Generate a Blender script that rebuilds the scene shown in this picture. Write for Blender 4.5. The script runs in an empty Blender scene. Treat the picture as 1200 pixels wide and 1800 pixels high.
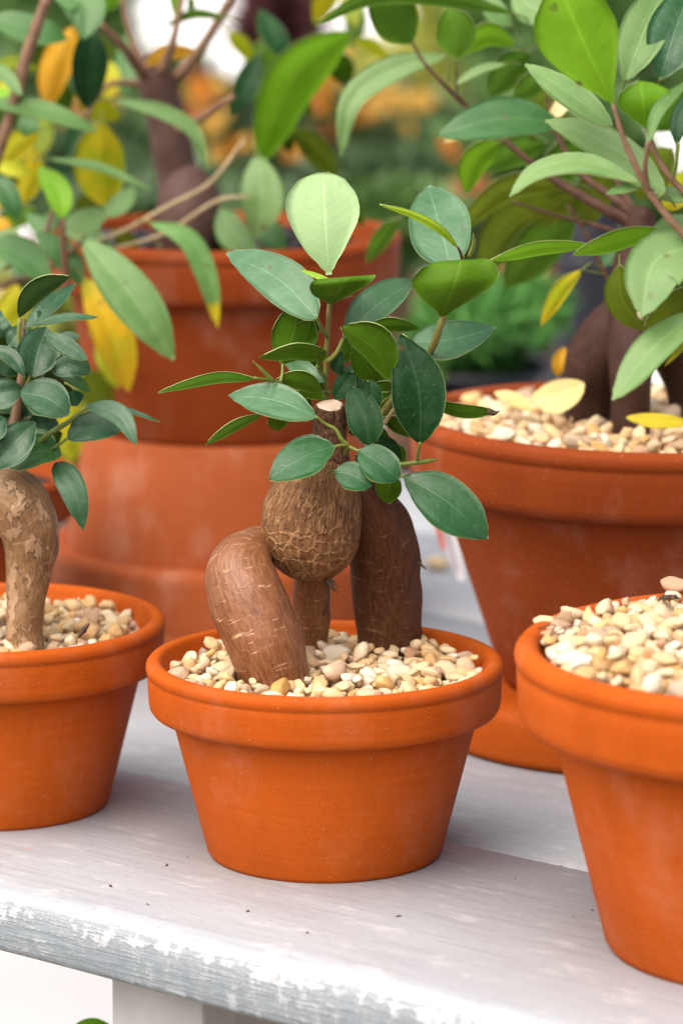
import bpy, bmesh, math, random
import numpy as np
from mathutils import Vector, Matrix, noise as mnoise
R_ = math.radians
rng = random.Random(7)
scene = bpy.context.scene
COL = scene.collection

# ------------------------------------------------------------------ camera
FPX = 6800.0                      # focal length in photo pixels (1200 x 1800)
PITCH = R_(10.95)
CAM = Vector((0.007, -1.583, 0.4527))
cam_d = bpy.data.cameras.new("camera")
cam_d.sensor_fit = 'VERTICAL'
cam_d.sensor_height = 36.0
cam_d.sensor_width = 24.0
cam_d.lens = FPX / 1800.0 * 36.0
cam_d.clip_start = 0.05
cam_d.clip_end = 200.0
cam_d.dof.use_dof = True
cam_d.dof.focus_distance = 1.600
cam_d.dof.aperture_fstop = 8.0
cam_o = bpy.data.objects.new("camera", cam_d)
cam_o.location = CAM
cam_o.rotation_euler = (math.pi / 2 - PITCH, 0, 0)
COL.objects.link(cam_o)
scene.camera = cam_o

# ------------------------------------------------------------------ light
SUN_EL, SUN_AZ = 56.0, 222.0      # azimuth clockwise from +Y
world = bpy.data.worlds.new("World")
scene.world = world
world.use_nodes = True
wn = world.node_tree.nodes
wl_ = world.node_tree.links
wn.clear()
sky = wn.new('ShaderNodeTexSky')
sky.sky_type = 'NISHITA'
sky.sun_disc = False
sky.sun_elevation = R_(SUN_EL)
sky.sun_rotation = R_(SUN_AZ)
sky.air_density = 0.75
sky.dust_density = 8.0
sky.ozone_density = 0.6
bg = wn.new('ShaderNodeBackground')
bg.inputs['Strength'].default_value = 0.05
wo = wn.new('ShaderNodeOutputWorld')
wl_.new(sky.outputs[0], bg.inputs[0])
wl_.new(bg.outputs[0], wo.inputs[0])
sun_d = bpy.data.lights.new("sun", 'SUN')
sun_d.energy = 1.5
sun_d.angle = R_(95)
sun_d.color = (1.0, 0.965, 0.91)
sun_o = bpy.data.objects.new("sun", sun_d)
sdir = Vector((math.sin(R_(SUN_AZ)) * math.cos(R_(SUN_EL)), math.cos(R_(SUN_AZ)) * math.cos(R_(SUN_EL)), math.sin(R_(SUN_EL))))
sun_o.rotation_euler = sdir.to_track_quat('Z', 'Y').to_euler()
sun_o.location = sdir * 5
COL.objects.link(sun_o)
scene.view_settings.view_transform = 'Standard'
scene.view_settings.look = 'None'
scene.view_settings.exposure = 1.60
scene.view_settings.gamma = 1.0
scene.view_settings.use_curve_mapping = False
scene.cycles.use_denoising = True
scene.cycles.max_bounces = 10
scene.cycles.transparent_max_bounces = 8

# ------------------------------------------------------------------ helpers
FW = Vector((0, math.cos(PITCH), -math.sin(PITCH)))
UP = Vector((0, math.sin(PITCH), math.cos(PITCH)))
RT = Vector((1, 0, 0))


def P(px, py, Y):
    """the point of the place seen at photo pixel (px, py), Y metres behind the middle pot"""
    d = FW + RT * ((px - 600.0) / FPX) + UP * ((900.0 - py) / FPX)
    return CAM + d * ((Y - CAM.y) / d.y)


def pxm(Y):
    return (Y - CAM.y) / math.cos(PITCH) / FPX


def link(o, parent=None):
    COL.objects.link(o)
    if parent is not None:
        o.parent = parent
    return o


def thing(name, label, cat, loc=(0, 0, 0), group=None):
    o = bpy.data.objects.new(name, None)
    o.empty_display_size = 0.02
    o.location = loc
    o['label'] = label
    o['category'] = cat
    if group:
        o['group'] = group
    return link(o)


def root_loc(o):
    v = Vector((0, 0, 0))
    while o is not None:
        v += Vector(o.location)
        o = o.parent
    return v


def mesh_obj(name, verts, faces, mats, parent=None, smooth=True, midx=None, uvs=None, world_space=True):
    me = bpy.data.meshes.new(name)
    if parent is not None and world_space:
        off = root_loc(parent)
        verts = [Vector(v) - off for v in verts]
    me.from_pydata([tuple(v) for v in verts], [], faces)
    for m in (mats if isinstance(mats, (list, tuple)) else [mats]):
        me.materials.append(m)
    if midx is not None:
        me.polygons.foreach_set('material_index', midx)
    if uvs is not None:
        lay = me.uv_layers.new(name='uv')
        li = np.zeros(len(me.loops), dtype=np.int32)
        me.loops.foreach_get('vertex_index', li)
        arr = np.array(uvs, dtype=np.float32)[li]
        lay.data.foreach_set('uv', arr.ravel())
    if smooth:
        me.polygons.foreach_set('use_smooth', [True] * len(me.polygons))
    me.update()
    o = bpy.data.objects.new(name, me)
    return link(o, parent)


def tag(o, label, cat, group=None, kind=None):
    if label:
        o['label'] = label
    if cat:
        o['category'] = cat
    if group:
        o['group'] = group
    if kind:
        o['kind'] = kind
    return o


# ------------------------------------------------------------------ materials
class NT:
    def __init__(self, name):
        self.m = bpy.data.materials.new(name)
        self.m.use_nodes = True
        self.t = self.m.node_tree
        self.n = self.t.nodes
        self.n.clear()
        self.out = self.new('ShaderNodeOutputMaterial')

    def new(self, typ, **kw):
        nd = self.n.new(typ)
        for k, v in kw.items():
            setattr(nd, k, v)
        return nd

    def l(self, a, b):
        self.t.links.new(a, b)

    def inp(self, sock, v):
        if hasattr(v, 'is_output'):
            self.l(v, sock)
        else:
            sock.default_value = v

    def coord(self, which='Object'):
        return self.new('ShaderNodeTexCoord').outputs[which]

    def mapping(self, vec, scale=(1, 1, 1), loc=(0, 0, 0), rot=(0, 0, 0)):
        m = self.new('ShaderNodeMapping')
        self.l(vec, m.inputs['Vector'])
        m.inputs['Scale'].default_value = scale
        m.inputs['Location'].default_value = loc
        m.inputs['Rotation'].default_value = rot
        return m.outputs[0]

    def noise(self, vec, scale, detail=4, rough=0.55, dist=0.0):
        n = self.new('ShaderNodeTexNoise')
        self.l(vec, n.inputs['Vector'])
        n.inputs['Scale'].default_value = scale
        n.inputs['Detail'].default_value = detail
        n.inputs['Roughness'].default_value = rough
        n.inputs['Distortion'].default_value = dist
        return n.outputs['Fac']

    def voronoi(self, vec, scale, feature='F1', rnd=1.0):
        n = self.new('ShaderNodeTexVoronoi', feature=feature)
        self.l(vec, n.inputs['Vector'])
        n.inputs['Scale'].default_value = scale
        n.inputs['Randomness'].default_value = rnd
        return n.outputs['Distance']

    def ramp(self, fac, stops, interp='LINEAR'):
        r = self.new('ShaderNodeValToRGB')
        r.color_ramp.interpolation = interp
        els = r.color_ramp.elements
        while len(els) < len(stops):
            els.new(0.5)
        for e, (p, c) in zip(els, stops):
            e.position = p
            e.color = (c, c, c, 1) if isinstance(c, (int, float)) else (*c, 1)
        self.l(fac, r.inputs[0])
        return r.outputs[0]

    def mix(self, fac, a, b, blend='MIX'):
        m = self.new('ShaderNodeMix', data_type='RGBA', blend_type=blend)
        self.inp(m.inputs[0], fac)
        self.inp(m.inputs[6], a if hasattr(a, 'is_output') else (*a, 1))
        self.inp(m.inputs[7], b if hasattr(b, 'is_output') else (*b, 1))
        return m.outputs[2]

    def math(self, op, a, b=0.0, clamp=False):
        m = self.new('ShaderNodeMath', operation=op)
        m.use_clamp = clamp
        self.inp(m.inputs[0], a)
        self.inp(m.inputs[1], b)
        return m.outputs[0]

    def bump(self, h, strength, dist, prev=None):
        b = self.new('ShaderNodeBump')
        self.l(h, b.inputs['Height'])
        b.inputs['Strength'].default_value = strength
        b.inputs['Distance'].default_value = dist
        if prev is not None:
            self.l(prev, b.inputs['Normal'])
        return b.outputs[0]

    def principled(self, base, rough=0.6, normal=None, spec=0.5, **kw):
        p = self.new('ShaderNodeBsdfPrincipled')
        self.inp(p.inputs['Base Color'], base if hasattr(base, 'is_output') else (*base, 1))
        self.inp(p.inputs['Roughness'], rough)
        self.inp(p.inputs['Specular IOR Level'], spec)
        if normal is not None:
            self.l(normal, p.inputs['Normal'])
        for k, v in kw.items():
            self.inp(p.inputs[k], v)
        return p.outputs[0]

    def done(self, sh):
        self.l(sh, self.out.inputs['Surface'])
        return self.m


def mat_terracotta(name, c1, c2, bloom, seed=0.0):
    k = NT(name)
    co = k.mapping(k.coord(), loc=(seed, seed * 1.7, seed * 0.3))
    big = k.noise(co, 9, 3, 0.55)
    base = k.mix(k.ramp(big, [(0.3, 0.0), (0.7, 1.0)]), c1, c2)
    fine = k.noise(co, 700, 3, 0.6)
    base = k.mix(k.ramp(fine, [(0.3, 0.0), (0.7, 0.35)]), base, tuple(c * 0.72 for c in c1))
    st = k.noise(k.mapping(co, scale=(1, 1, 40)), 14, 3, 0.6)
    base = k.mix(k.ramp(st, [(0.5, 0.0), (0.85, 0.18)]), base, tuple(min(1, c * 1.35 + 0.03) for c in c2))
    damp = k.noise(k.mapping(co, scale=(1, 1, 0.5), loc=(5, 2, 1)), 17, 4, 0.6)
    base = k.mix(k.ramp(damp, [(0.50, 0.0), (0.72, 0.45)]), base, tuple(c * 0.62 for c in c1))
    # chalky mineral bloom in soft patches
    bl = k.noise(k.mapping(co, scale=(1, 1, 0.7)), 30, 6, 0.68)
    base = k.mix(k.math('MULTIPLY', k.ramp(bl, [(0.52, 0.0), (0.8, 1.0)]), bloom), base, (0.62, 0.40, 0.30))
    sp = k.voronoi(co, 210)
    base = k.mix(k.ramp(sp, [(0.035, 0.55), (0.07, 0.0)]), base, (0.72, 0.45, 0.28))
    sp2 = k.voronoi(k.mapping(co, loc=(3, 1, 2)), 150)
    base = k.mix(k.ramp(sp2, [(0.03, 0.6), (0.055, 0.0)]), base, (0.16, 0.05, 0.02))
    nb = k.bump(fine, 0.18, 0.0006)
    nb = k.bump(st, 0.12, 0.0012, nb)
    ro = k.ramp(big, [(0.2, 0.56), (0.8, 0.72)])
    return k.done(k.principled(base, ro, nb, 0.08))


def mat_leaf(name, col, col2, rough=0.36, trans=0.25, tcol=None, specks=0.0, veins=0.25, mott=None, spec=0.3, tipcol=None, edge=None, blem=True):
    k = NT(name)
    uv = k.new('ShaderNodeUVMap', uv_map='uv').outputs[0]
    sep = k.new('ShaderNodeSeparateXYZ')
    k.l(uv, sep.inputs[0])
    u, v = sep.outputs[0], sep.outputs[1]
    ob = k.coord()
    oi = k.new('ShaderNodeObjectInfo').outputs['Random']
    n1 = k.noise(ob, 60, 3, 0.55)
    base = k.mix(k.ramp(k.math('ADD', n1, k.math('MULTIPLY', k.math('SUBTRACT', oi, 0.5), 0.35)), [(0.3, 0.0), (0.72, 1.0)]), col, col2)
    n4 = k.noise(ob, 24, 4, 0.6)
    base = k.mix(k.ramp(n4, [(0.48, 0.0), (0.75, 0.35)]), base, tuple(0.5 * c for c in col))
    if blem:
        bs = k.voronoi(ob, 55)
        bm_ = k.ramp(k.noise(ob, 300, 3, 0.6), [(0.35, 0.0), (0.6, 1.0)])
        base = k.mix(k.math('MULTIPLY', k.ramp(bs, [(0.07, 1.0), (0.12, 0.0)]), bm_), base, (0.10, 0.055, 0.02))
    if mott:
        n2 = k.noise(ob, 45, 4, 0.6)
        base = k.mix(k.ramp(n2, [(0.45, 0.0), (0.62, 1.0)]), base, mott)
    d = k.math('ABSOLUTE', k.math('SUBTRACT', v, 0.5))
    # pinnate side veins run outwards and towards the tip
    ph = k.math('SINE', k.math('MULTIPLY', k.math('SUBTRACT', u, k.math('MULTIPLY', d, 0.42)), 72.0))
    vn = k.ramp(ph, [(0.90, 0.0), (1.0, 1.0)])
    lighter = tuple(min(1, c * 1.7 + 0.035) for c in col2)
    base = k.mix(k.math('MULTIPLY', vn, veins * 0.55), base, lighter)
    mid = k.ramp(d, [(0.008, 1.0), (0.026, 0.0)])
    base = k.mix(k.math('MULTIPLY', mid, 0.28), base, lighter)
    if edge:
        base = k.mix(k.math('MULTIPLY', k.ramp(d, [(0.475, 0.0), (0.499, 1.0)]), 0.45), base, edge)
    if tipcol:
        base = k.mix(k.ramp(u, [(0.80, 0.0), (0.88, 1.0)]), base, tipcol)
    if specks > 0:
        s = k.voronoi(ob, 520)
        msk = k.ramp(k.noise(ob, 90, 2), [(0.42, 0.0), (0.62, 1.0)])
        base = k.mix(k.math('MULTIPLY', k.math('MULTIPLY', k.ramp(s, [(0.08, 1.0), (0.15, 0.0)]), msk), specks), base, (0.62, 0.70, 0.60))
        dust = k.noise(ob, 260, 4, 0.7)
        base = k.mix(k.math('MULTIPLY', k.ramp(dust, [(0.45, 0.0), (0.85, 0.25)]), specks), base, (0.40, 0.50, 0.42))
    h = k.math('ADD', k.math('MULTIPLY', vn, -0.5), k.math('MULTIPLY', mid, -1.0))
    nb = k.bump(h, 0.22, 0.0006)
    nb = k.bump(k.noise(ob, 75, 3, 0.5), 0.22, 0.004, nb)
    nb = k.bump(k.noise(ob, 260, 3, 0.6), 0.12, 0.001, nb)
    ro = k.math('ADD', k.math('MULTIPLY', k.noise(ob, 120, 3), 0.22), rough - 0.11)
    sh = k.principled(base, ro, nb, spec)
    tr = k.new('ShaderNodeBsdfTranslucent')
    k.inp(tr.inputs[0], k.mix(0.5, base, tcol or tuple(min(1, c * 2.2) for c in col2)))
    ms = k.new('ShaderNodeMixShader')
    ms.inputs[0].default_value = trans
    k.l(sh, ms.inputs[1])
    k.l(tr.outputs[0], ms.inputs[2])
    return k.done(ms.outputs[0])


def mat_bark(name, dark, mid, light, lent=0.7, crack=0.3, flake=None, rough=0.5, spec=0.4, ridge=False):
    k = NT(name)
    at = k.new('ShaderNodeAttribute', attribute_name='bark').outputs['Vector']   # (round the limb, along it, 0) in metres
    ob = k.coord()
    fine = k.noise(k.mapping(at, scale=(1, 0.18, 1)), 900, 4, 0.65)
    big = k.noise(ob, 60, 4, 0.6)
    base = k.mix(k.ramp(big, [(0.28, 0.0), (0.72, 1.0)]), dark, mid)
    base = k.mix(k.ramp(fine, [(0.42, 0.0), (0.75, 0.55)]), base, light)
    nb = k.bump(fine, 0.25, 0.0008)
    # raised pale lenticel dashes across the limb
    le = k.noise(k.mapping(at, scale=(0.20, 1.15, 1)), 430, 3, 0.6, 0.4)
    msk = k.ramp(k.noise(k.mapping(at, scale=(0.7, 0.7, 1)), 150, 3), [(0.42, 0.0), (0.55, 1.0)])
    lm = k.math('MULTIPLY', k.ramp(le, [(0.60, 0.0), (0.68, 1.0)]), msk)
    base = k.mix(k.math('MULTIPLY', lm, lent), base, tuple(min(1, c * 1.5 + 0.03) for c in light))
    nb = k.bump(lm, 0.5 * lent, 0.0016, nb)
    if ridge:
        wob = k.noise(ob, 120, 3, 0.6)
        off = k.new('ShaderNodeVectorMath', operation='ADD')
        sc = k.new('ShaderNodeVectorMath', operation='SCALE')
        comb = k.new('ShaderNodeCombineXYZ')
        k.l(wob, comb.inputs[0]); k.l(k.noise(ob, 131, 3, 0.6), comb.inputs[1])
        k.l(comb.outputs[0], sc.inputs[0]); sc.inputs['Scale'].default_value = 0.006
        k.l(at, off.inputs[0]); k.l(sc.outputs[0], off.inputs[1])
        va = k.voronoi(k.mapping(off.outputs[0], scale=(1.0, 0.24, 1)), 430, 'DISTANCE_TO_EDGE')
        vb = k.voronoi(k.mapping(off.outputs[0], scale=(0.45, 1.0, 1)), 330, 'DISTANCE_TO_EDGE')
        sp = k.new('ShaderNodeSeparateXYZ'); k.l(at, sp.inputs[0])
        low = k.ramp(sp.outputs[1], [(0.014, 0.0), (0.026, 1.0)])
        w = k.math('ADD', k.math('MULTIPLY', va, k.math('SUBTRACT', 1.0, low)), k.math('MULTIPLY', vb, low))
        cr = k.ramp(w, [(0.0, 1.0), (0.13, 0.0)])
        lightcr = k.math('MULTIPLY', cr, 0.8)
        base = k.mix(lightcr, base, light)
        pit = k.ramp(k.noise(ob, 420, 3, 0.65), [(0.30, 1.0), (0.46, 0.0)])
        base = k.mix(k.math('MULTIPLY', pit, 0.75), base, tuple(c * 0.3 for c in dark))
        nb = k.bump(cr, 0.6, 0.0016, nb)
        nb = k.bump(k.noise(ob, 340, 4, 0.65), 0.4, 0.0012, nb)
        dots = k.voronoi(ob, 62)
        base = k.mix(k.ramp(dots, [(0.06, 0.9), (0.085, 0.0)]), base, (0.55, 0.26, 0.06))
    if crack > 0:
        c = k.noise(ob, 210, 5, 0.7)
        base = k.mix(k.math('MULTIPLY', k.ramp(c, [(0.30, 1.0), (0.42, 0.0)]), crack), base, tuple(x * 0.35 for x in dark))
        nb = k.bump(c, 0.35, 0.0016, nb)
    if flake:
        f = k.noise(k.mapping(ob, scale=(1, 1, 0.5)), 150, 5, 0.62)
        fm = k.ramp(f, [(0.545, 0.0), (0.56, 1.0)])
        base = k.mix(k.math('MULTIPLY', fm, 0.50), base, flake)
        nb = k.bump(fm, 1.0, 0.002, nb)
    return k.done(k.principled(base, rough, nb, spec))


def mat_simple(name, c1, c2, scale=40, rough=0.6, bump=0.2, spec=0.4, trans=0.0):
    k = NT(name)
    ob = k.coord()
    n = k.noise(ob, scale, 4, 0.6)
    base = k.mix(k.ramp(n, [(0.3, 0.0), (0.7, 1.0)]), c1, c2)
    nb = k.bump(n, bump, 0.002)
    sh = k.principled(base, rough, nb, spec)
    if trans > 0:
        tr = k.new('ShaderNodeBsdfTranslucent')
        k.l(base, tr.inputs[0])
        ms = k.new('ShaderNodeMixShader')
        ms.inputs[0].default_value = trans
        k.l(sh, ms.inputs[1]); k.l(tr.outputs[0], ms.inputs[2])
        sh = ms.outputs[0]
    return k.done(sh)


def mat_pebble(name):
    k = NT(name)
    ob = k.coord()
    oi = k.new('ShaderNodeObjectInfo').outputs['Random']
    isl = k.new('ShaderNodeNewGeometry').outputs['Random Per Island']
    r = k.math('FRACT', k.math('ADD', k.math('MULTIPLY', oi, 7.31), k.math('MULTIPLY', isl, 3.77)))
    r2 = k.math('FRACT', k.math('MULTIPLY', r, 17.13))
    c = k.ramp(r, [(0.0, (0.80, 0.56, 0.28)), (0.14, (0.74, 0.44, 0.15)), (0.28, (0.86, 0.70, 0.45)), (0.42, (0.66, 0.35, 0.09)),
                   (0.52, (0.78, 0.52, 0.26)), (0.66, (0.85, 0.74, 0.58)), (0.78, (0.56, 0.30, 0.17)), (0.86, (0.80, 0.58, 0.33)),
                   (0.925, (0.40, 0.26, 0.16)), (0.972, (0.22, 0.13, 0.08))], 'CONSTANT')
    n = k.noise(k.mapping(ob, scale=(1, 1, 1)), 230, 4, 0.6)
    c = k.mix(k.ramp(n, [(0.45, 0.0), (0.75, 0.7)]), c, (0.66, 0.38, 0.11))
    n3 = k.noise(ob, 420, 4, 0.65)
    c = k.mix(k.ramp(n3, [(0.30, 0.6), (0.42, 0.0)]), c, (0.42, 0.25, 0.11))
    c = k.mix(k.math('MULTIPLY', r2, 0.30), c, (0.90, 0.82, 0.68))
    nb = k.bump(n3, 0.5, 0.0014)
    sh = k.principled(c, k.ramp(r2, [(0, 0.32), (1, 0.62)]), nb, 0.45)
    return k.done(sh)


def mat_whitewash(name, front=False):
    k = NT(name)
    ob = k.coord()
    gx = k.mapping(ob, scale=(0.055, 1, 1))          # grain runs along the board
    g = k.noise(gx, 260, 5, 0.65)
    w = k.noise(k.mapping(ob, scale=(0.35, 1, 1)), 42, 5, 0.62)
    wh, gr = (0.395, 0.415, 0.445), (0.205, 0.216, 0.235)
    if front:
        # worn lower face: paint dragged off in short bars across the grain
        bars = k.noise(k.mapping(ob, scale=(1.0, 1.0, 0.55)), 190, 5, 0.62)
        gr2 = k.noise(k.mapping(ob, scale=(0.05, 1, 1)), 620, 4, 0.7)
        zz = k.new('ShaderNodeSeparateXYZ'); k.l(ob, zz.inputs[0])
        hz = k.ramp(k.math('MULTIPLY', zz.outputs[2], -1.0), [(0.001, 0.0), (0.015, 1.0)])
        m = k.math('ADD', k.math('MULTIPLY', bars, 0.40), k.math('ADD', k.math('MULTIPLY', gr2, 0.36), k.math('MULTIPLY', w, 0.24)))
        m = k.math('ADD', m, k.math('MULTIPLY', k.math('SUBTRACT', hz, 0.62), 0.085))
        wear = k.ramp(m, [(0.465, 0.0), (0.51, 0.65), (0.60, 0.95)])
        tint = k.mix(hz, (0.56, 0.565, 0.575), (0.42, 0.46, 0.50))
        base = k.mix(wear, tint, k.mix(k.ramp(gr2, [(0.35, 0.0), (0.65, 1.0)]), (0.155, 0.185, 0.215), (0.27, 0.31, 0.345)))
        nb = k.bump(wear, 0.7, -0.0012)
    else:
        soft = k.noise(k.mapping(ob, scale=(0.25, 1, 1)), 26, 4, 0.6)
        base = k.mix(k.ramp(soft, [(0.3, 0.0), (0.75, 0.5)]), wh, (0.30, 0.312, 0.335))
        base = k.mix(k.ramp(g, [(0.48, 0.0), (0.75, 0.45)]), base, gr)
        sp = k.noise(k.mapping(ob, scale=(0.5, 1, 1)), 420, 4, 0.7)
        base = k.mix(k.ramp(sp, [(0.56, 0.0), (0.68, 0.6)]), base, (0.27, 0.27, 0.285))
        pat = k.noise(k.mapping(ob, scale=(0.4, 1, 1)), 90, 5, 0.7)
        base = k.mix(k.ramp(pat, [(0.56, 0.0), (0.66, 0.55)]), base, (0.56, 0.56, 0.57))
        # brick-red scuffs rubbed off the pots
        rs = k.noise(k.mapping(ob, scale=(0.45, 1.6, 1)), 120, 3, 0.5)
        base = k.mix(k.ramp(rs, [(0.715, 0.0), (0.745, 0.55)]), base, (0.62, 0.22, 0.12))
        nb = k.bump(sp, 0.12, 0.0008)
    nb = k.bump(g, 0.35, 0.0010, nb)
    return k.done(k.principled(base, k.ramp(w, [(0.3, 0.42), (0.7, 0.62)]), nb, 0.4))


M = {}
M['pot'] = mat_terracotta('terracotta', (0.43, 0.076, 0.006), (0.52, 0.104, 0.011), 0.16)
M['pot_back'] = mat_terracotta('terracotta shaded', (0.235, 0.040, 0.006), (0.31, 0.062, 0.013), 0.22, 4.3)  # rear pots: clay colour darkened for the shade under rims and leaves
M['pot_pale'] = mat_terracotta('terracotta dusty', (0.33, 0.074, 0.020), (0.40, 0.105, 0.036), 0.35, 7.1)
M['pebble'] = mat_pebble('pebble')
M['wash_top'] = mat_whitewash('whitewashed top')
M['wash_front'] = mat_whitewash('whitewashed worn edge', True)
M['post'] = mat_simple('grey painted post', (0.40, 0.40, 0.41), (0.50, 0.50, 0.50), 30, 0.55, 0.1)
M['soil'] = mat_simple('soil', (0.03, 0.02, 0.015), (0.09, 0.06, 0.04), 160, 0.9, 0.6)
M['mulch'] = mat_simple('dark mulch', (0.015, 0.016, 0.022), (0.07, 0.065, 0.07), 90, 0.55, 0.4, 0.6)
M['stem_green'] = mat_simple('green stem', (0.10, 0.15, 0.02), (0.18, 0.21, 0.04), 120, 0.45, 0.2)
M['stem_brown'] = mat_simple('brown twig', (0.14, 0.075, 0.04), (0.26, 0.15, 0.09), 160, 0.65, 0.5)
M['stem_olive'] = mat_simple('olive stem', (0.13, 0.12, 0.025), (0.22, 0.19, 0.05), 160, 0.5, 0.3)
M['stem_red'] = mat_simple('red petiole', (0.10, 0.03, 0.02), (0.16, 0.06, 0.03), 120, 0.45, 0.2)
M['stem_dark'] = mat_simple('dark branch', (0.055, 0.027, 0.016), (0.12, 0.062, 0.038), 160, 0.65, 0.5, 0.2)
M['twig_tan'] = mat_simple('tan twig', (0.34, 0.25, 0.13), (0.46, 0.36, 0.2), 120, 0.65, 0.3)
M['edge'] = mat_simple('leaf edge', (0.30, 0.38, 0.12), (0.40, 0.46, 0.18), 200, 0.5, 0.0)
M['cut'] = mat_simple('cut wood', (0.50, 0.36, 0.25), (0.72, 0.58, 0.46), 260, 0.75, 0.5)
M['dead'] = mat_simple('dead brown', (0.05, 0.03, 0.02), (0.14, 0.08, 0.05), 200, 0.8, 0.5)
EDGE = (0.34, 0.44, 0.18)
LK = {}


def kind(name, top, under):
    LK[name] = (mat_leaf('leaf ' + name + ' top', **top), mat_leaf('leaf ' + name + ' under', **under))


UND = dict(col=(0.070, 0.17, 0.006), col2=(0.10, 0.22, 0.010), rough=0.48, trans=0.32, tcol=(0.30, 0.48, 0.03), veins=0.2, spec=0.12, edge=EDGE)
kind('ficus', dict(col=(0.018, 0.082, 0.022), col2=(0.028, 0.105, 0.032), spec=0.42, rough=0.33, trans=0.12, specks=0.28, veins=0.09, edge=EDGE), UND)
kind('waxy', dict(col=(0.058, 0.155, 0.062), col2=(0.105, 0.215, 0.105), spec=0.55, rough=0.33, trans=0.10, specks=0.35, veins=0.07, edge=(0.42, 0.52, 0.32)), UND)
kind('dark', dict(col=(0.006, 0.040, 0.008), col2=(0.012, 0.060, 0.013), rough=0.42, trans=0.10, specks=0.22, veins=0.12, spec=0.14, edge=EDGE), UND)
kind('young', dict(col=(0.38, 0.58, 0.28), col2=(0.45, 0.65, 0.34), blem=False, rough=0.42, trans=0.30, specks=0.05, veins=0.3, edge=(0.6, 0.7, 0.35)),  # pale green leaf, sky gloss and backlight put into its base colour
     dict(col=(0.36, 0.56, 0.25), col2=(0.43, 0.63, 0.31), blem=False, rough=0.5, trans=0.3, veins=0.35))
kind('sprout', dict(col=(0.26, 0.46, 0.015), col2=(0.36, 0.56, 0.03), rough=0.35, trans=0.3, veins=0.05, edge=(0.6, 0.65, 0.2)),
     dict(col=(0.28, 0.48, 0.02), col2=(0.38, 0.55, 0.03), rough=0.42, trans=0.3, veins=0.05))
kind('slate', dict(col=(0.016, 0.066, 0.022), col2=(0.045, 0.120, 0.050), spec=0.45, rough=0.36, trans=0.10, specks=0.3, veins=0.15, edge=(0.30, 0.42, 0.24)),
     dict(col=(0.030, 0.085, 0.012), col2=(0.05, 0.12, 0.02), rough=0.5, trans=0.2, tcol=(0.2, 0.4, 0.04), veins=0.2, spec=0.3))
kind('pale', dict(col=(0.135, 0.27, 0.075), col2=(0.21, 0.34, 0.115), spec=0.45, rough=0.42, trans=0.30, veins=0.12),
     dict(col=(0.14, 0.30, 0.03), col2=(0.19, 0.38, 0.05), rough=0.5, trans=0.38, tcol=(0.35, 0.60, 0.05), veins=0.15))
kind('mid', dict(col=(0.045, 0.15, 0.035), col2=(0.085, 0.21, 0.05), spec=0.45, rough=0.38, trans=0.25, veins=0.14),
     dict(col=(0.09, 0.23, 0.012), col2=(0.13, 0.29, 0.02), rough=0.48, trans=0.40, tcol=(0.34, 0.62, 0.04), veins=0.15))
kind('lime', dict(col=(0.20, 0.44, 0.02), col2=(0.27, 0.52, 0.03), rough=0.42, trans=0.42, tcol=(0.45, 0.80, 0.05), veins=0.08),
     dict(col=(0.20, 0.43, 0.015), col2=(0.26, 0.50, 0.02), rough=0.5, trans=0.45, tcol=(0.45, 0.80, 0.05), veins=0.08))
kind('olive', dict(col=(0.16, 0.24, 0.012), col2=(0.24, 0.32, 0.02), rough=0.5, trans=0.35, veins=0.08, mott=(0.34, 0.36, 0.02)),
     dict(col=(0.14, 0.21, 0.01), col2=(0.20, 0.28, 0.014), rough=0.5, trans=0.35, veins=0.08))
kind('chartreuse', dict(col=(0.40, 0.50, 0.02), col2=(0.52, 0.56, 0.03), rough=0.5, trans=0.4, veins=0.08, mott=(0.62, 0.52, 0.02)),
     dict(col=(0.40, 0.48, 0.015), col2=(0.50, 0.55, 0.02), rough=0.5, trans=0.4, veins=0.06, mott=(0.62, 0.52, 0.02)))
kind('yellow', dict(col=(0.74, 0.48, 0.012), col2=(0.78, 0.56, 0.02), rough=0.5, trans=0.3, veins=0.08, mott=(0.50, 0.44, 0.02)),
     dict(col=(0.74, 0.46, 0.012), col2=(0.78, 0.54, 0.02), rough=0.5, trans=0.3, veins=0.08))
kind('gold', dict(col=(0.80, 0.42, 0.03), col2=(0.84, 0.52, 0.06), rough=0.5, trans=0.3, veins=0.05),
     dict(col=(0.80, 0.42, 0.03), col2=(0.84, 0.50, 0.06), rough=0.5, trans=0.3, veins=0.05))
kind('cream', dict(col=(0.76, 0.60, 0.24), col2=(0.80, 0.66, 0.34), rough=0.5, trans=0.25, veins=0.1),
     dict(col=(0.74, 0.56, 0.20), col2=(0.78, 0.62, 0.3), rough=0.5, trans=0.25, veins=0.1))
kind('turning', dict(col=(0.12, 0.28, 0.07), col2=(0.18, 0.35, 0.10), rough=0.45, trans=0.3, veins=0.1, tipcol=(0.75, 0.60, 0.02)),
     dict(col=(0.12, 0.28, 0.03), col2=(0.18, 0.35, 0.04), rough=0.5, trans=0.3, veins=0.1, tipcol=(0.75, 0.60, 0.02)))


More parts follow.
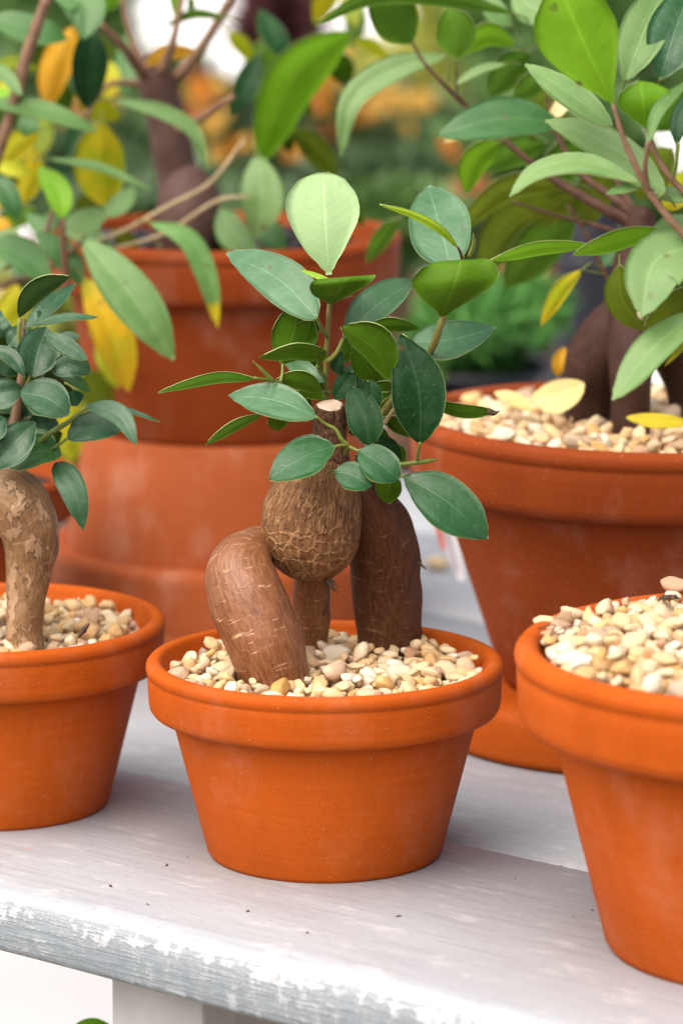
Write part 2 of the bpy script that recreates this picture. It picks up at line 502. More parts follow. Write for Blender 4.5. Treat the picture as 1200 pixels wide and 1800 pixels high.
# ------------------------------------------------------------------ shape builders
def catmull(pts, n):
    p = [np.array(q, dtype=float) for q in pts]
    if len(p) == 2:
        return [p[0] + (p[1] - p[0]) * i / n for i in range(n + 1)]
    d = [0.0]
    for a, b in zip(p[:-1], p[1:]):
        d.append(d[-1] + max(1e-6, np.linalg.norm(b[:2] - a[:2])) ** 0.75)
    ext = [2 * p[0] - p[1]] + p + [2 * p[-1] - p[-2]]
    td = [-(d[1] - d[0])] + d + [2 * d[-1] - d[-2]]
    out = []
    for i in range(n + 1):
        t = d[-1] * i / n
        s = 1
        while s < len(p) - 1 and t > td[s + 1]:
            s += 1
        t0, t1, t2, t3 = td[s - 1], td[s], td[s + 1], td[s + 2]
        P0, P1, P2, P3 = ext[s - 1], ext[s], ext[s + 1], ext[s + 2]
        A1 = (t1 - t) / (t1 - t0) * P0 + (t - t0) / (t1 - t0) * P1
        A2 = (t2 - t) / (t2 - t1) * P1 + (t - t1) / (t2 - t1) * P2
        A3 = (t3 - t) / (t3 - t2) * P2 + (t - t2) / (t3 - t2) * P3
        B1 = (t2 - t) / (t2 - t0) * A1 + (t - t0) / (t2 - t0) * A2
        B2 = (t3 - t) / (t3 - t1) * A2 + (t - t1) / (t3 - t1) * A3
        out.append((t2 - t) / (t2 - t1) * B1 + (t - t1) / (t2 - t1) * B2)
    return out


NU, NV = 16, 8


def leaf(parent, mid, wl, wr, Y, kd='ficus', face='top', peak=0.48, q=0.78, tz=None, tx=None, fold=0.22, sd=None, wave=0.07, name='leaf', label=None, tipq=1.0, arch=None):
    """one leaf blade: mid = points of the midrib (photo px, px, metres of depth), wl / wr = half widths in px.
    The blade lies on a plane leaning by tz (upper edge away) and tx, is folded along its midrib and has real thickness."""
    r = random.Random(int(mid[0][0] * 31 + mid[0][1] * 17 + mid[-1][0] * 7))
    if tz is None:
        tz = {'top': 0.85, 'under': -0.55}[face] + r.uniform(-0.2, 0.2)
    if tx is None:
        tx = r.uniform(-0.3, 0.3)
    pts = [(m[0], m[1], m[2] if len(m) > 2 else 0.0) for m in mid]
    pm = pxm(Y)
    # even-in-arc, denser at the ends
    raw = catmull(pts, 60)
    ts = [0.5 - 0.5 * math.cos(math.pi * i / NU) for i in range(NU + 1)]
    ts = [0.6 * a + 0.4 * i / NU for i, a in enumerate(ts)]
    spine = [raw[min(60, int(round(t * 60)))] for t in ts]
    xr, yr = pts[0][0], pts[0][1]
    pw = math.log(0.5) / math.log(peak)
    Lpx = math.hypot(pts[-1][0] - pts[0][0], pts[-1][1] - pts[0][1])
    arch = r.uniform(0.25, 0.75) if arch is None else arch
    sgn = -1.0 if face == 'top' else 1.0
    ph1, ph2 = r.uniform(0, 6), r.uniform(0, 6)
    verts, uvs = [], []
    for i, t in enumerate(ts):
        a = spine[max(0, i - 1)]
        b = spine[min(NU, i + 1)]
        dx, dy = b[0] - a[0], b[1] - a[1]
        L = math.hypot(dx, dy) or 1.0
        if sd is None:
            sx, sy = -dy / L, dx / L                # right-hand side of travel (image y is down)
        else:
            sx, sy = sd
        tt = min(1.0, t / (0.985 if tipq == 1.0 else 1.0))
        w = max(0.012, math.sin(math.pi * min(0.9995, max(0.0005, tt)) ** pw)) ** (q if tt < peak else q * 0.82 * tipq)
        if t > 0.90 and tipq == 1.0:
            w = max(w, 0.09 * (1.0 - t) / 0.10 + 0.006)      # short drawn-out tip
        for j in range(NV + 1):
            s = j / NV * 2 - 1
            s = math.copysign(abs(s) ** 0.9, s)
            hw = (wr if s > 0 else wl) * w
            hw *= 1 + 0.035 * math.sin(t * 9 + ph1 + (2 if s > 0 else 0)) * (1 if abs(s) > 0.9 else 0)
            x = spine[i][0] + sx * s * hw
            y = spine[i][1] + sy * s * hw
            D = spine[i][2] + tz * (yr - y) * pm + tx * (x - xr) * pm
            D += sgn * fold * (abs(s) ** 1.1 - 0.55 * abs(s) ** 3) * 1.9 * hw * pm
            D += arch * (1.0 if face == 'top' else 0.6) * Lpx * pm * (t - 0.35) ** 2
            D += wave * math.sin(t * 8 + ph2 + (1.7 if s > 0 else 0)) * abs(s) ** 2 * 0.5 * (wl + wr) * pm
            verts.append(P(x, y, Y + D))
            uvs.append((t, j / NV))
    n1 = len(verts)
    W = NV + 1
    faces, mi = [], []
    for i in range(NU):
        for j in range(NV):
            faces.append((i * W + j, i * W + j + 1, (i + 1) * W + j + 1, (i + 1) * W + j))
    # normals of the front layer
    V = np.array([tuple(v) for v in verts])
    G = V.reshape(NU + 1, W, 3)
    du = np.gradient(G, axis=0)
    dv = np.gradient(G, axis=1)
    N = np.cross(du, dv)
    N /= np.linalg.norm(N, axis=2, keepdims=True) + 1e-12
    toc = np.array(CAM) - G
    flip = (N * toc).sum(axis=2).mean() < 0
    if flip:
        N = -N
    th = 0.00042
    back = (G - N * th).reshape(-1, 3)
    verts = [Vector(v) for v in V] + [Vector(v) for v in back]
    uvs = uvs + uvs
    front = list(faces)
    # winding so that the front layer's normals face the camera
    f0 = front[NU // 2 * NV + NV // 2]
    nn = (Vector(V[f0[1]]) - Vector(V[f0[0]])).cross(Vector(V[f0[3]]) - Vector(V[f0[0]]))
    if nn.dot(CAM - Vector(V[f0[0]])) < 0:
        front = [tuple(reversed(f)) for f in front]
    backf = [tuple(reversed([k + n1 for k in f])) for f in front]
    ring = [j for j in range(W)] + [i * W + NV for i in range(1, NU + 1)] + [NU * W + j for j in range(NV - 1, -1, -1)] + [i * W for i in range(NU - 1, 0, -1)]
    rim = []
    for a, b in zip(ring, ring[1:] + ring[:1]):
        rim.append((a, b, b + n1, a + n1))
    ft, fb = (0, 1) if face == 'top' else (1, 0)
    mi = [ft] * len(front) + [fb] * len(backf) + [2] * len(rim)
    o = mesh_obj(name, verts, front + backf + rim, [LK[kd][0], LK[kd][1], M['edge']], parent, True, mi, uvs)
    if label:
        o['label'] = label
    return o


def PETIOLES(plant, rows, Y):
    """a short stalk behind every blade of a list of leaves"""
    for row in rows:
        m = row[0]
        dx, dy = m[0][0] - m[1][0], m[0][1] - m[1][1]
        L = math.hypot(dx, dy) or 1.0
        k = 26.0
        x, y = m[0][0], m[0][1]
        z = m[0][2] if len(m[0]) > 2 else 0.0
        stem(plant, [(x - dx / L * 5, y - dy / L * 5, z + 0.0008, 1.6), (x + dx / L * k * 0.5, y + dy / L * k * 0.5 + 2, z + 0.004, 1.8), (x + dx / L * k, y + dy / L * k + 7, z + 0.012, 2.2)],
             Y + row[3], 'stem_green', 'petiole', 6, 6)


def tube_geo(pts3, radii, seg=10, cap=True):
    n = len(pts3)
    verts, faces = [], []
    T0 = (pts3[1] - pts3[0]).normalized()
    ref = Vector((0, 0, 1)) if abs(T0.z) < 0.9 else Vector((1, 0, 0))
    Nn = T0.cross(ref).normalized()
    for i in range(n):
        T = (pts3[min(n - 1, i + 1)] - pts3[max(0, i - 1)]).normalized()
        Nn = (Nn - T * Nn.dot(T)).normalized()
        B = T.cross(Nn)
        for j in range(seg):
            a = 2 * math.pi * j / seg
            verts.append(pts3[i] + (Nn * math.cos(a) + B * math.sin(a)) * radii[i])
    for i in range(n - 1):
        for j in range(seg):
            k = (j + 1) % seg
            faces.append((i * seg + j, i * seg + k, (i + 1) * seg + k, (i + 1) * seg + j))
    if cap:
        faces.append(tuple(reversed(range(seg))))
        faces.append(tuple((n - 1) * seg + j for j in range(seg)))
    return verts, faces


def stem(parent, pts, Y, mat='stem_green', name='stem', n=None, seg=8, knots=True):
    """a twig through photo points (px, px, depth metres, radius px)"""
    n = n or max(6, 5 * (len(pts) - 1))
    pp = [(p[0], p[1], p[2] if len(p) > 2 else 0.0, p[3] if len(p) > 3 else 3.0) for p in pts]
    c = catmull(pp, n)
    r = random.Random(int(pp[0][0] * 13 + pp[0][1]))
    p3 = [P(q[0], q[1], Y + q[2]) for q in c]
    rad = [max(0.3, q[3] * (0.8 if name == 'petiole' else 1.0)) * pxm(Y) * (1 + (r.uniform(-0.06, 0.12) if knots else 0)) for q in c]
    v, f = tube_geo(p3, rad, seg)
    return mesh_obj(name, v, f, M[mat] if isinstance(mat, str) else mat, parent)


def lathe(profile, seg=128, closed=False, center=(0, 0, 0)):
    verts, faces = [], []
    rows = []
    for (r, z) in profile:
        if r < 1e-6:
            rows.append([len(verts)])
            verts.append(Vector((center[0], center[1], center[2] + z)))
        else:
            row = []
            for j in range(seg):
                a = 2 * math.pi * j / seg
                row.append(len(verts))
                verts.append(Vector((center[0] + r * math.cos(a), center[1] + r * math.sin(a), center[2] + z)))
            rows.append(row)
    pairs = list(zip(rows[:-1], rows[1:]))
    if closed:
        pairs.append((rows[-1], rows[0]))
    for a, b in pairs:
        for j in range(seg):
            k = (j + 1) % seg
            if len(a) == 1 and len(b) == 1:
                continue
            if len(a) == 1:
                faces.append((a[0], b[k], b[j]))
            elif len(b) == 1:
                faces.append((a[j], a[k], b[0]))
            else:
                faces.append((a[j], a[k], b[k], b[j]))
    return verts, faces


def smooth_profile(p, it=1):
    for _ in range(it):
        q = [p[0]]
        for a, b in zip(p[:-1], p[1:]):
            q.append((a[0] * 0.75 + b[0] * 0.25, a[1] * 0.75 + b[1] * 0.25))
            q.append((a[0] * 0.25 + b[0] * 0.75, a[1] * 0.25 + b[1] * 0.75))
        q.append(p[-1])
        p = q
    return p


GROUP_POTS = 'terracotta pots on the whitewashed bench'


def pot(label, loc, R, h, rb=0.662, mat='pot', flip=False, rimh=0.303, name='terracotta_pot', wobble=0.0, tilt=(0, 0), group=GROUP_POTS, seg=144):
    t = thing(name, label, 'flower pot', loc, group)
    H = h / R
    k = H - rimh
    body = [(0, 0.0), (rb * 0.9, 0.0), (rb * 0.972, 0.0), (rb, 0.028), (rb + (0.868 - rb) * 0.5, 0.028 + (k - 0.008) * 0.5), (0.868, k + 0.02), (0.872, k + 0.06),
            (0.82, k + 0.06), (rb - 0.08, 0.09), (0, 0.09)]
    rim = [(0.912, H - 0.035), (0.916, H - 0.012), (0.936, H - 0.001), (0.957, H), (0.980, H - 0.008), (0.996, H - 0.027), (1.0, H - 0.050), (0.9965, H - 0.071), (0.9895, H - 0.080),
           (0.9885, H - 0.086), (0.991, H - 0.094), (0.990, H - 0.14), (0.985, k + 0.062), (0.979, k + 0.032), (0.964, k + 0.010), (0.938, k + 0.000), (0.88, k - 0.004), (0.85, k + 0.004), (0.81, k + 0.03),
           (0.86, H - 0.15)]
    for nm, pr, closed in (('body', body, False), ('rim', rim, True)):
        pr = [(r * R, z * R) for r, z in pr]
        if flip:
            pr = [(r, h - z) for r, z in pr]
        v, f = lathe(pr, seg, closed)
        if wobble:
            for q in v:
                a = math.atan2(q.y, q.x)
                s = 1 + wobble * math.sin(2 * a + 1) * (q.z / h) + wobble * 0.5 * math.sin(3 * a)
                q.x *= s; q.y *= s
        if flip:
            f = [tuple(reversed(x)) for x in f]
        o = mesh_obj(nm, v, f, M[mat], t, world_space=False)
        bm = bmesh.new(); bm.from_mesh(o.data); bmesh.ops.recalc_face_normals(bm, faces=bm.faces); bm.to_mesh(o.data); bm.free()
    t.rotation_euler = (tilt[0], tilt[1], 0)
    return t


# pebble shapes, shared by every pebble
def pebble_mesh(i, sub=3):
    r = random.Random(100 + i)
    bm = bmesh.new()
    bmesh.ops.create_icosphere(bm, subdivisions=sub, radius=1.0)
    off = Vector((r.uniform(0, 50), r.uniform(0, 50), r.uniform(0, 50)))
    sx, sy, sz = r.uniform(0.95, 1.3), r.uniform(0.72, 0.95), r.uniform(0.56, 0.80)
    cuts = [(Vector((r.gauss(0, 1), r.gauss(0, 1), r.gauss(0, 1))).normalized(), r.uniform(0.55, 0.85)) for _ in range(8 if i % 4 else 3)]
    for v in bm.verts:
        d = v.co.normalized()
        p = d * (1 + 0.26 * mnoise.noise(d * 1.4 + off) + 0.17 * mnoise.noise(d * 3.0 + off) + 0.06 * mnoise.noise(d * 7.0 + off))
        for n, c in cuts:                                   # a few worn broken faces
            e = p.dot(n) - c
            if e > 0:
                p -= n * e * 0.78
        v.co = Vector((p.x * sx, p.y * sy, p.z * sz))
    me = bpy.data.meshes.new('pebble')
    bm.to_mesh(me)
    bm.free()
    me.materials.append(M['pebble'])
    me.polygons.foreach_set('use_smooth', [True] * len(me.polygons))
    return me


PEB = [pebble_mesh(i) for i in range(14)]
PEB_LO = [pebble_mesh(i, 2) for i in range(8)]


def gravel(label, center, Rin, z, size, mound=0.0, avoid=(), seed=1, limit=250, layers=2.0, priority=None, tiltf=None, category='gravel', extra=None):
    """gravel lying in a pot: pebbles dropped one by one on those below; the top ones are objects, those under them one part"""
    t = thing('gravel_bed', label, category, (center[0], center[1], z - size * 1.6), 'gravel beds filling the terracotta pots')
    r = random.Random(seed)
    n = int(layers * math.pi * Rin * Rin / (size * size * 0.62))
    X = np.zeros((n + 200, 4))
    c = 0
    floor = -size * 1.5
    tries = 0
    while c < n and tries < n * 3:
        tries += 1
        best = None
        for _ in range(14):
            a = r.uniform(0, 2 * math.pi)
            rad = math.sqrt(r.random()) * (Rin - size * 0.30)
            x, y = rad * math.cos(a), rad * math.sin(a)
            bad = False
            for (ax, ay, ar) in avoid:
                if math.hypot(x - ax, y - ay) < ar:
                    bad = True
                    break
            if bad:
                continue
            s = size * 0.5 * r.choice((0.55, 0.72, 0.85, 0.95, 1.0, 1.1, 1.3, 1.5))
            zz = floor
            if c:
                q = X[:c]
                dx = q[:, 0] - x; dy = q[:, 1] - y
                d2 = dx * dx + dy * dy
                rr = (q[:, 3] + s) * 0.90
                m = d2 < rr * rr
                if m.any():
                    zz = max(zz, float((q[m, 2] + np.sqrt(rr[m] ** 2 - d2[m]) * 0.62).max()))
            lift = mound * (1 - (rad / Rin) ** 2)
            if tiltf:
                lift += tiltf(x, y)
            score = zz - lift
            if best is None or score < best[0]:
                best = (score, x, y, zz, s)
        if best is None:
            continue
        X[c] = (best[1], best[2], best[3], best[4])
        c += 1
    X = X[:c]
    # raise so the typical surface sits at z
    lift_all = (mound * (1 - (X[:, 0] ** 2 + X[:, 1] ** 2) / (Rin * Rin)))
    if tiltf:
        lift_all = lift_all + np.array([tiltf(a, b) for a, b in X[:, :2]])
    res = X[:, 2] - lift_all
    level = np.quantile(res, 0.80)
    order = np.argsort(-res)
    # those with nothing above them show
    shown = []
    for i in range(c):
        d = np.hypot(X[:, 0] - X[i, 0], X[:, 1] - X[i, 1])
        above = (X[:, 2] > X[i, 2] + X[i, 3] * 0.9) & (d < 0.55 * (X[:, 3] + X[i, 3]))
        if not above.any():
            shown.append(i)
    if priority:
        shown.sort(key=lambda i: priority(X[i, 0], X[i, 1]))
    ind = set(shown[:limit])
    fv, ff = [], []
    for i in range(c):
        x, y, zz, s = X[i]
        loc = Vector((center[0] + x, center[1] + y, z + (zz - level)))
        rot = Matrix.Rotation(r.uniform(0, 6.28), 4, 'Z') @ Matrix.Rotation(r.gauss(0, 0.38), 4, 'X') @ Matrix.Rotation(r.gauss(0, 0.38), 4, 'Y')
        sc = Vector((s * r.uniform(0.92, 1.18), s * r.uniform(0.9, 1.1), s * r.uniform(0.9, 1.15)))
        if i in ind:
            o = bpy.data.objects.new('pebble', PEB[r.randrange(len(PEB))])
            o.matrix_world = Matrix.Translation(loc - Vector(t.location)) @ rot @ Matrix.Diagonal((*sc, 1))
            link(o, t)
        else:
            me = PEB_LO[r.randrange(len(PEB_LO))]
            b = len(fv)
            mt = Matrix.Translation(loc) @ rot @ Matrix.Diagonal((*sc, 1))
            fv.extend(mt @ v.co for v in me.vertices)
            ff.extend(tuple(k + b for k in p.vertices) for p in me.polygons)
    if fv:
        o = mesh_obj('lower_pebbles', fv, ff, M['pebble'], t)
        o['kind'] = 'stuff'
    v, f = lathe([(0, 0.0), (Rin * 0.97, 0.0), (Rin * 0.93, -0.012), (0, -0.012)], 48, False, (center[0], center[1], z - size * 1.15))
    mesh_obj('soil', v, f, M['soil'], t)
    return t


def blob(name, pts, Y, mat, parent, vox=0.0009, smooth=6, disp=0.0, freq=120.0, ridge=0.0, seed=0, flat=1.0):
    """a swollen limb: balls strung along photo points (px, px, depth, radius px) fused into one skin, with bark coordinates"""
    pm = pxm(Y)
    c = catmull(pts, 12 * (len(pts) - 1))
    bm = bmesh.new()
    cen, rad = [], []
    for q in c:
        p = P(q[0], q[1], Y + q[2])
        rr = q[3] * pm
        cen.append(np.array(p)); rad.append(rr)
        bmesh.ops.create_icosphere(bm, subdivisions=3, radius=rr, matrix=Matrix.Translation(p))
    me = bpy.data.meshes.new(name)
    bm.to_mesh(me); bm.free()
    o = bpy.data.objects.new(name, me)
    COL.objects.link(o)
    md = o.modifiers.new('fuse', 'REMESH')
    md.mode = 'VOXEL'; md.voxel_size = vox; md.adaptivity = 0.0
    ms = o.modifiers.new('soften', 'SMOOTH')
    ms.factor = 0.5; ms.iterations = smooth
    dg = bpy.context.evaluated_depsgraph_get()
    dg.update()
    em = bpy.data.meshes.new_from_object(o.evaluated_get(dg))
    o.modifiers.clear()
    o.data = em
    bpy.data.meshes.remove(me)
    em.name = name
    nv = len(em.vertices)
    V = np.zeros(nv * 3); em.vertices.foreach_get('co', V); V = V.reshape(-1, 3)
    Nn = np.zeros(nv * 3); em.vertices.foreach_get('normal', Nn); Nn = Nn.reshape(-1, 3)
    C = np.array(cen); Rr = np.array(rad)
    arc = np.concatenate([[0], np.cumsum(np.linalg.norm(C[1:] - C[:-1], axis=1))])
    dist = np.linalg.norm(V[:, None, :] - C[None], axis=2) - Rr[None] * 0.6
    wgt = np.exp(-dist / (Rr.mean() * 0.10))
    wgt /= wgt.sum(axis=1, keepdims=True)
    ctr = wgt @ C
    along = wgt @ arc
    tang = np.gradient(C, axis=0); tang /= np.linalg.norm(tang, axis=1, keepdims=True)
    tv = wgt @ tang
    tv /= np.linalg.norm(tv, axis=1, keepdims=True)
    along = along + ((V - ctr) * tv).sum(axis=1) * 0.5
    back = np.array([0, 1.0, 0])
    B = back - tv * (tv @ back)[:, None]; B /= np.linalg.norm(B, axis=1, keepdims=True) + 1e-9
    S = np.cross(tv, B)
    e = V - ctr
    ang = np.arctan2((e * S).sum(axis=1), -(e * B).sum(axis=1))
    rm = float(Rr.mean())
    bark = np.stack([ang * rm, along, np.zeros(nv)], axis=1).astype(np.float32)
    if disp or ridge:
        off = Vector((seed * 3.1, seed * 1.7, seed * 5.3))
        dd = np.zeros(nv)
        for i in range(nv):
            p = Vector(V[i])
            h = mnoise.noise(p * freq + off) * disp + mnoise.noise(p * freq * 0.35 + off) * disp * 1.5
            if ridge:
                b = bark[i]
                h += ridge * (abs(mnoise.noise(Vector((b[0] * 420, b[1] * 100, seed)))) * 1.6 - 0.35)
            dd[i] = h
        V = V + Nn * dd[:, None]
    if parent is not None:
        V = V - np.array(root_loc(parent))
    em.vertices.foreach_set('co', V.ravel())
    at = em.attributes.new('bark', 'FLOAT_VECTOR', 'POINT')
    at.data.foreach_set('vector', bark.ravel())
    em.materials.clear()
    em.materials.append(mat)
    em.polygons.foreach_set('use_smooth', [True] * len(em.polygons))
    em.update()
    o.parent = parent
    return o


# ------------------------------------------------------------------ ground and benches
M['path'] = mat_simple('pale paving', (0.80, 0.79, 0.78), (0.86, 0.85, 0.83), 2.0, 0.8, 0.2)
M['ground'] = mat_simple('trodden earth', (0.16, 0.13, 0.10), (0.26, 0.22, 0.17), 2.0, 0.8, 0.2)
GZ = -0.82
g = mesh_obj('ground', [(-60, -10, GZ), (60, -10, GZ), (60, 90, GZ), (-60, 90, GZ)], [(0, 1, 2, 3)], M['ground'], smooth=False)
g['kind'] = 'structure'
for nm, y0, y1 in (('path', 1.2, 6.995), ('yard', 7.0, 40.0)):
    g = mesh_obj(nm, [(-30, y0, GZ + 0.004), (30, y0, GZ + 0.004), (30, y1, GZ + 0.004), (-30, y1, GZ + 0.004)], [(0, 1, 2, 3)], M['path'], smooth=False)
    g['kind'] = 'structure'

YAW = math.atan2(-0.629, 0.777)
U = Vector((math.cos(YAW), math.sin(YAW), 0))
Nb = Vector((-math.sin(YAW), math.cos(YAW), 0))
N0 = -0.1285
bench = thing('bench', 'whitewashed plank bench under all the terracotta pots, its front edge worn to grey', 'bench', (0, 0, 0))
bench.rotation_euler = (0, 0, YAW)


def plank(parent, n0, n1, u0, u1, th, ztop, mats, nose=0.0, name='plank', bow=0.0):
    """a board lying along the bench, its front edge rounded; local x runs along the bench, y to its back"""
    prof = []
    e = 0.0015
    if nose:
        # front nose: soft upper edge, nearly upright worn face, small lower edge
        for a in range(0, 9):
            t = a / 8 * math.pi / 2
            prof.append((n0 + nose - nose * math.sin(t) + 0.0, -nose * 0.82 + nose * 0.82 * math.cos(t)))
        prof.append((n0 - 0.0008, -th * 0.7))
        for a in range(0, 5):
            t = a / 4 * math.pi / 2
            prof.append((n0 + 0.004 - 0.004 * math.cos(t), -th + 0.004 - 0.004 * math.sin(t)))
    else:
        prof += [(n0 + e, 0), (n0, -e), (n0, -th)]
    prof += [(n1, -th), (n1, -e), (n1 - e, 0)]
    nu = 60 if nose else 14
    verts, faces, mi = [], [], []
    k = len(prof)
    r = random.Random(int(n0 * 1000))
    for i in range(nu + 1):
        u = u0 + (u1 - u0) * i / nu
        for (y, z) in prof:
            w = 0.0009 * mnoise.noise(Vector((u * 9, y * 30, 3 + n0)))
            verts.append(Vector((u, y + (w if nose and z < -0.001 else w * 0.4), z + 0.25 * w)))
    for i in range(nu):
        for j in range(k):
            jn = (j + 1) % k
            faces.append((i * k + j, (i + 1) * k + j, (i + 1) * k + jn, i * k + jn))
            mi.append(1 if (nose and 5 <= j <= 13) else 0)
    faces.append(tuple(range(k))); mi.append(0)
    faces.append(tuple(reversed([nu * k + j for j in range(k)]))); mi.append(0)
    o = mesh_obj(name, verts, faces, mats, parent, True, mi, None, False)
    bm = bmesh.new(); bm.from_mesh(o.data); bmesh.ops.recalc_face_normals(bm, faces=bm.faces); bm.to_mesh(o.data); bm.free()
    try:
        o.data.set_sharp_from_angle(angle=R_(50))
    except Exception:
        pass
    o.location = (0, 0, ztop)
    return o


widths = [0.1745, 0.172, 0.176, 0.173, 0.172, 0.175]
n = N0
for i, w in enumerate(widths):
    plank(bench, n, n + w, -1.05 + 0.01 * i, 1.0 + 0.013 * i, 0.027, 0.0 - 0.0012 * (i % 3 == 1), [M['wash_top'], M['wash_front']], 0.013 if i == 0 else 0.0)
    n += w + 0.0022
NEND = n


def box_geo(x0, x1, y0, y1, z0, z1, bev=0.002):
    bm = bmesh.new()
    bmesh.ops.create_cube(bm, size=1.0, matrix=Matrix.Translation(((x0 + x1) / 2, (y0 + y1) / 2, (z0 + z1) / 2)) @ Matrix.Diagonal((x1 - x0, y1 - y0, z1 - z0, 1)))
    if bev:
        bmesh.ops.bevel(bm, geom=list(bm.edges), offset=bev, segments=2, affect='EDGES', profile=0.5)
    bm.verts.index_update()
    v = [x.co.copy() for x in bm.verts]
    f = [tuple(q.index for q in fc.verts) for fc in bm.faces]
    bm.free()
    return v, f


def box_obj(name, parent, x0, x1, y0, y1, z0, z1, mat, bev=0.002):
    v, f = box_geo(x0, x1, y0, y1, z0, z1, bev)
    return mesh_obj(name, v, f, mat, parent, False, None, None, False)


# the grey legs, front and back, and the battens that tie the boards
LN = N0 + 0.028                                   # the front leg stands just behind the edge
_d = P(195, 1790, 1.0) - CAM
_k = (LN - CAM.dot(Nb)) / _d.dot(Nb)
LU = (CAM + _d * _k).dot(U)
for (x, y) in ((LU, LN), (LU + 1.1, LN), (LU, NEND - 0.08), (LU + 1.1, NEND - 0.08)):
    box_obj('leg', bench, x, x + 0.050, y, y + 0.021, GZ, -0.0272, M['post'])
for x in (LU + 0.01, LU + 1.11):
    box_obj('batten', bench, x, x + 0.03, N0 + 0.054, NEND - 0.085, -0.0675, -0.0275, M['post'])

# the second bench behind
rear = thing('rear_bench', 'pale slatted display bench standing behind the whitewashed bench', 'bench', (0, 0, 0))
rear.rotation_euler = (0, 0, YAW)
M['rear'] = mat_simple('pale grey boards', (0.66, 0.65, 0.66), (0.78, 0.77, 0.78), 12, 0.6, 0.1)
for i in range(2):
    y0 = 1.00 + i * 0.22
    plank(rear, y0, y0 + 0.215, -2.2, 1.6, 0.03, -0.06, [M['rear'], M['rear']])
for x in (-2.0, -0.4, 1.3):
    for y in (1.03, 1.34):
        box_obj('leg', rear, x, x + 0.06, y, y + 0.06, GZ, -0.0905, M['post'])

# ------------------------------------------------------------------ the pots
C_LOC = (0.0, 0.0, 0.0)
pot('middle terracotta pot at the front, holding the small ficus with two thick root legs', C_LOC, 0.0750, 0.0844, 0.664, 'pot', wobble=0.002)
L_LOC = (-0.1455, 0.079, 0.0)
pot('terracotta pot at the left edge, holding the ficus with the tan peeling trunk', L_LOC, 0.0750, 0.0844, 0.664, 'pot', wobble=0.003)
R_LOC = (0.1790, -0.132, 0.0)
pot('big terracotta pot at the right edge, heaped with gravel to its brim', R_LOC, 0.1055, 0.1204, 0.658, 'pot', wobble=0.002)
B_LOC = (0.142, 0.213, 0.024)
sau = thing('upturned_saucer', 'orange terracotta saucer turned upside down under the pot with fallen yellow leaves', 'pot saucer', (B_LOC[0], B_LOC[1], 0))
v, f = lathe([(0, 0.0235), (0.070, 0.0235), (0.084, 0.0232), (0.0875, 0.0215), (0.0885, 0.018), (0.0905, 0.003), (0.0900, 0.0), (0.084, 0.0), (0.082, 0.016), (0, 0.018)], 128)
mesh_obj('dish', v, f, M['pot'], sau, world_space=False)
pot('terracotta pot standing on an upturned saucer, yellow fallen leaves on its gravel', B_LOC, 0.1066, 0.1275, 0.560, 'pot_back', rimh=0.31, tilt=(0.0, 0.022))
S_LOC = (-0.0555, 0.467, 0.0)
pot('terracotta pot turned upside down as a stand beneath another pot', S_LOC, 0.1000, 0.1040, 0.755, 'pot_pale', flip=True, rimh=0.42)
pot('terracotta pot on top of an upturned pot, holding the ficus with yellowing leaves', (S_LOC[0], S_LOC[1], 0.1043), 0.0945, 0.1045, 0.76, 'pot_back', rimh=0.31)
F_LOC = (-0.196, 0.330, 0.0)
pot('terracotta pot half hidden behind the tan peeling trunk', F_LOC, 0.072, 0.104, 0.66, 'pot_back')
v, f = lathe([(0, 0.004), (0.045, 0.003), (0.062, 0.0), (0.060, -0.01), (0, -0.01)], 48, False, (F_LOC[0], F_LOC[1], 0.094))
tag(mesh_obj('potting_soil', v, f, M['mulch']), 'dark potting soil in the pot half hidden behind the tan peeling trunk', 'soil')

# ------------------------------------------------------------------ gravel
CG = 0.0793
gravel('cream gravel around the root legs of the small ficus in the middle pot', C_LOC, 0.0668, CG, 0.0090, 0.0015,
       avoid=((-0.023, -0.019, 0.0120), (-0.008, 0.036, 0.0060), (0.029, 0.041, 0.0115)), seed=3, limit=290,
       priority=lambda x, y: 0)
gravel('cream gravel around the tan peeling trunk in the left pot', L_LOC, 0.0668, 0.0780, 0.0094, 0.001,
       avoid=((0.010, -0.028, 0.008),), seed=5, limit=260, priority=lambda x, y: -x)
gravel('coarse cream gravel heaped to the brim of the big right pot', R_LOC, 0.0965, 0.1185, 0.0096, 0.007, seed=8, limit=290,
       priority=lambda x, y: x)
gravel('cream gravel strewn with fallen yellow leaves in the pot on the saucer', B_LOC, 0.0970, 0.024 + 0.1225, 0.0096, 0.003, seed=11, limit=290,
       avoid=((-0.022, 0.010, 0.012), (-0.002, -0.014, 0.010), (0.034, 0.0, 0.012)), priority=lambda x, y: y + 0.4 * x)

LOOSE = 'loose pebbles dropped outside the gravel'
for (px, py, Y, s, lab, ii) in ((958, 1092, -0.089, 0.0046, 'white pebble perched on the left brim of the big right pot', 2),
                                (1190, 1030, -0.037, 0.0058, 'cream pebble sitting on the back brim of the big right pot', 5)):
    o = bpy.data.objects.new('loose_pebble', PEB[ii])
    p = P(px, py, Y)
    o.location = p
    o.scale = (s, s * 0.85, s * 0.85)
    o.rotation_euler = (0.2, 0.1, 0.7 + ii)
    tag(o, lab, 'pebble', LOOSE)
    link(o)
for (px, py, Y, s, lab, ii) in ((770, 1003, None, 0.007, 'blurred peach pebble on the bench behind the right root leg', 3),):
    o = bpy.data.objects.new('loose_pebble', PEB[ii])
    d = P(px, py, 1.0) - CAM
    p = CAM + d * (CAM.z / -d.z)
    o.location = p + Vector((0, 0, s * 0.55))
    o.scale = (s, s, s)
    tag(o, lab, 'pebble', LOOSE)
    link(o)

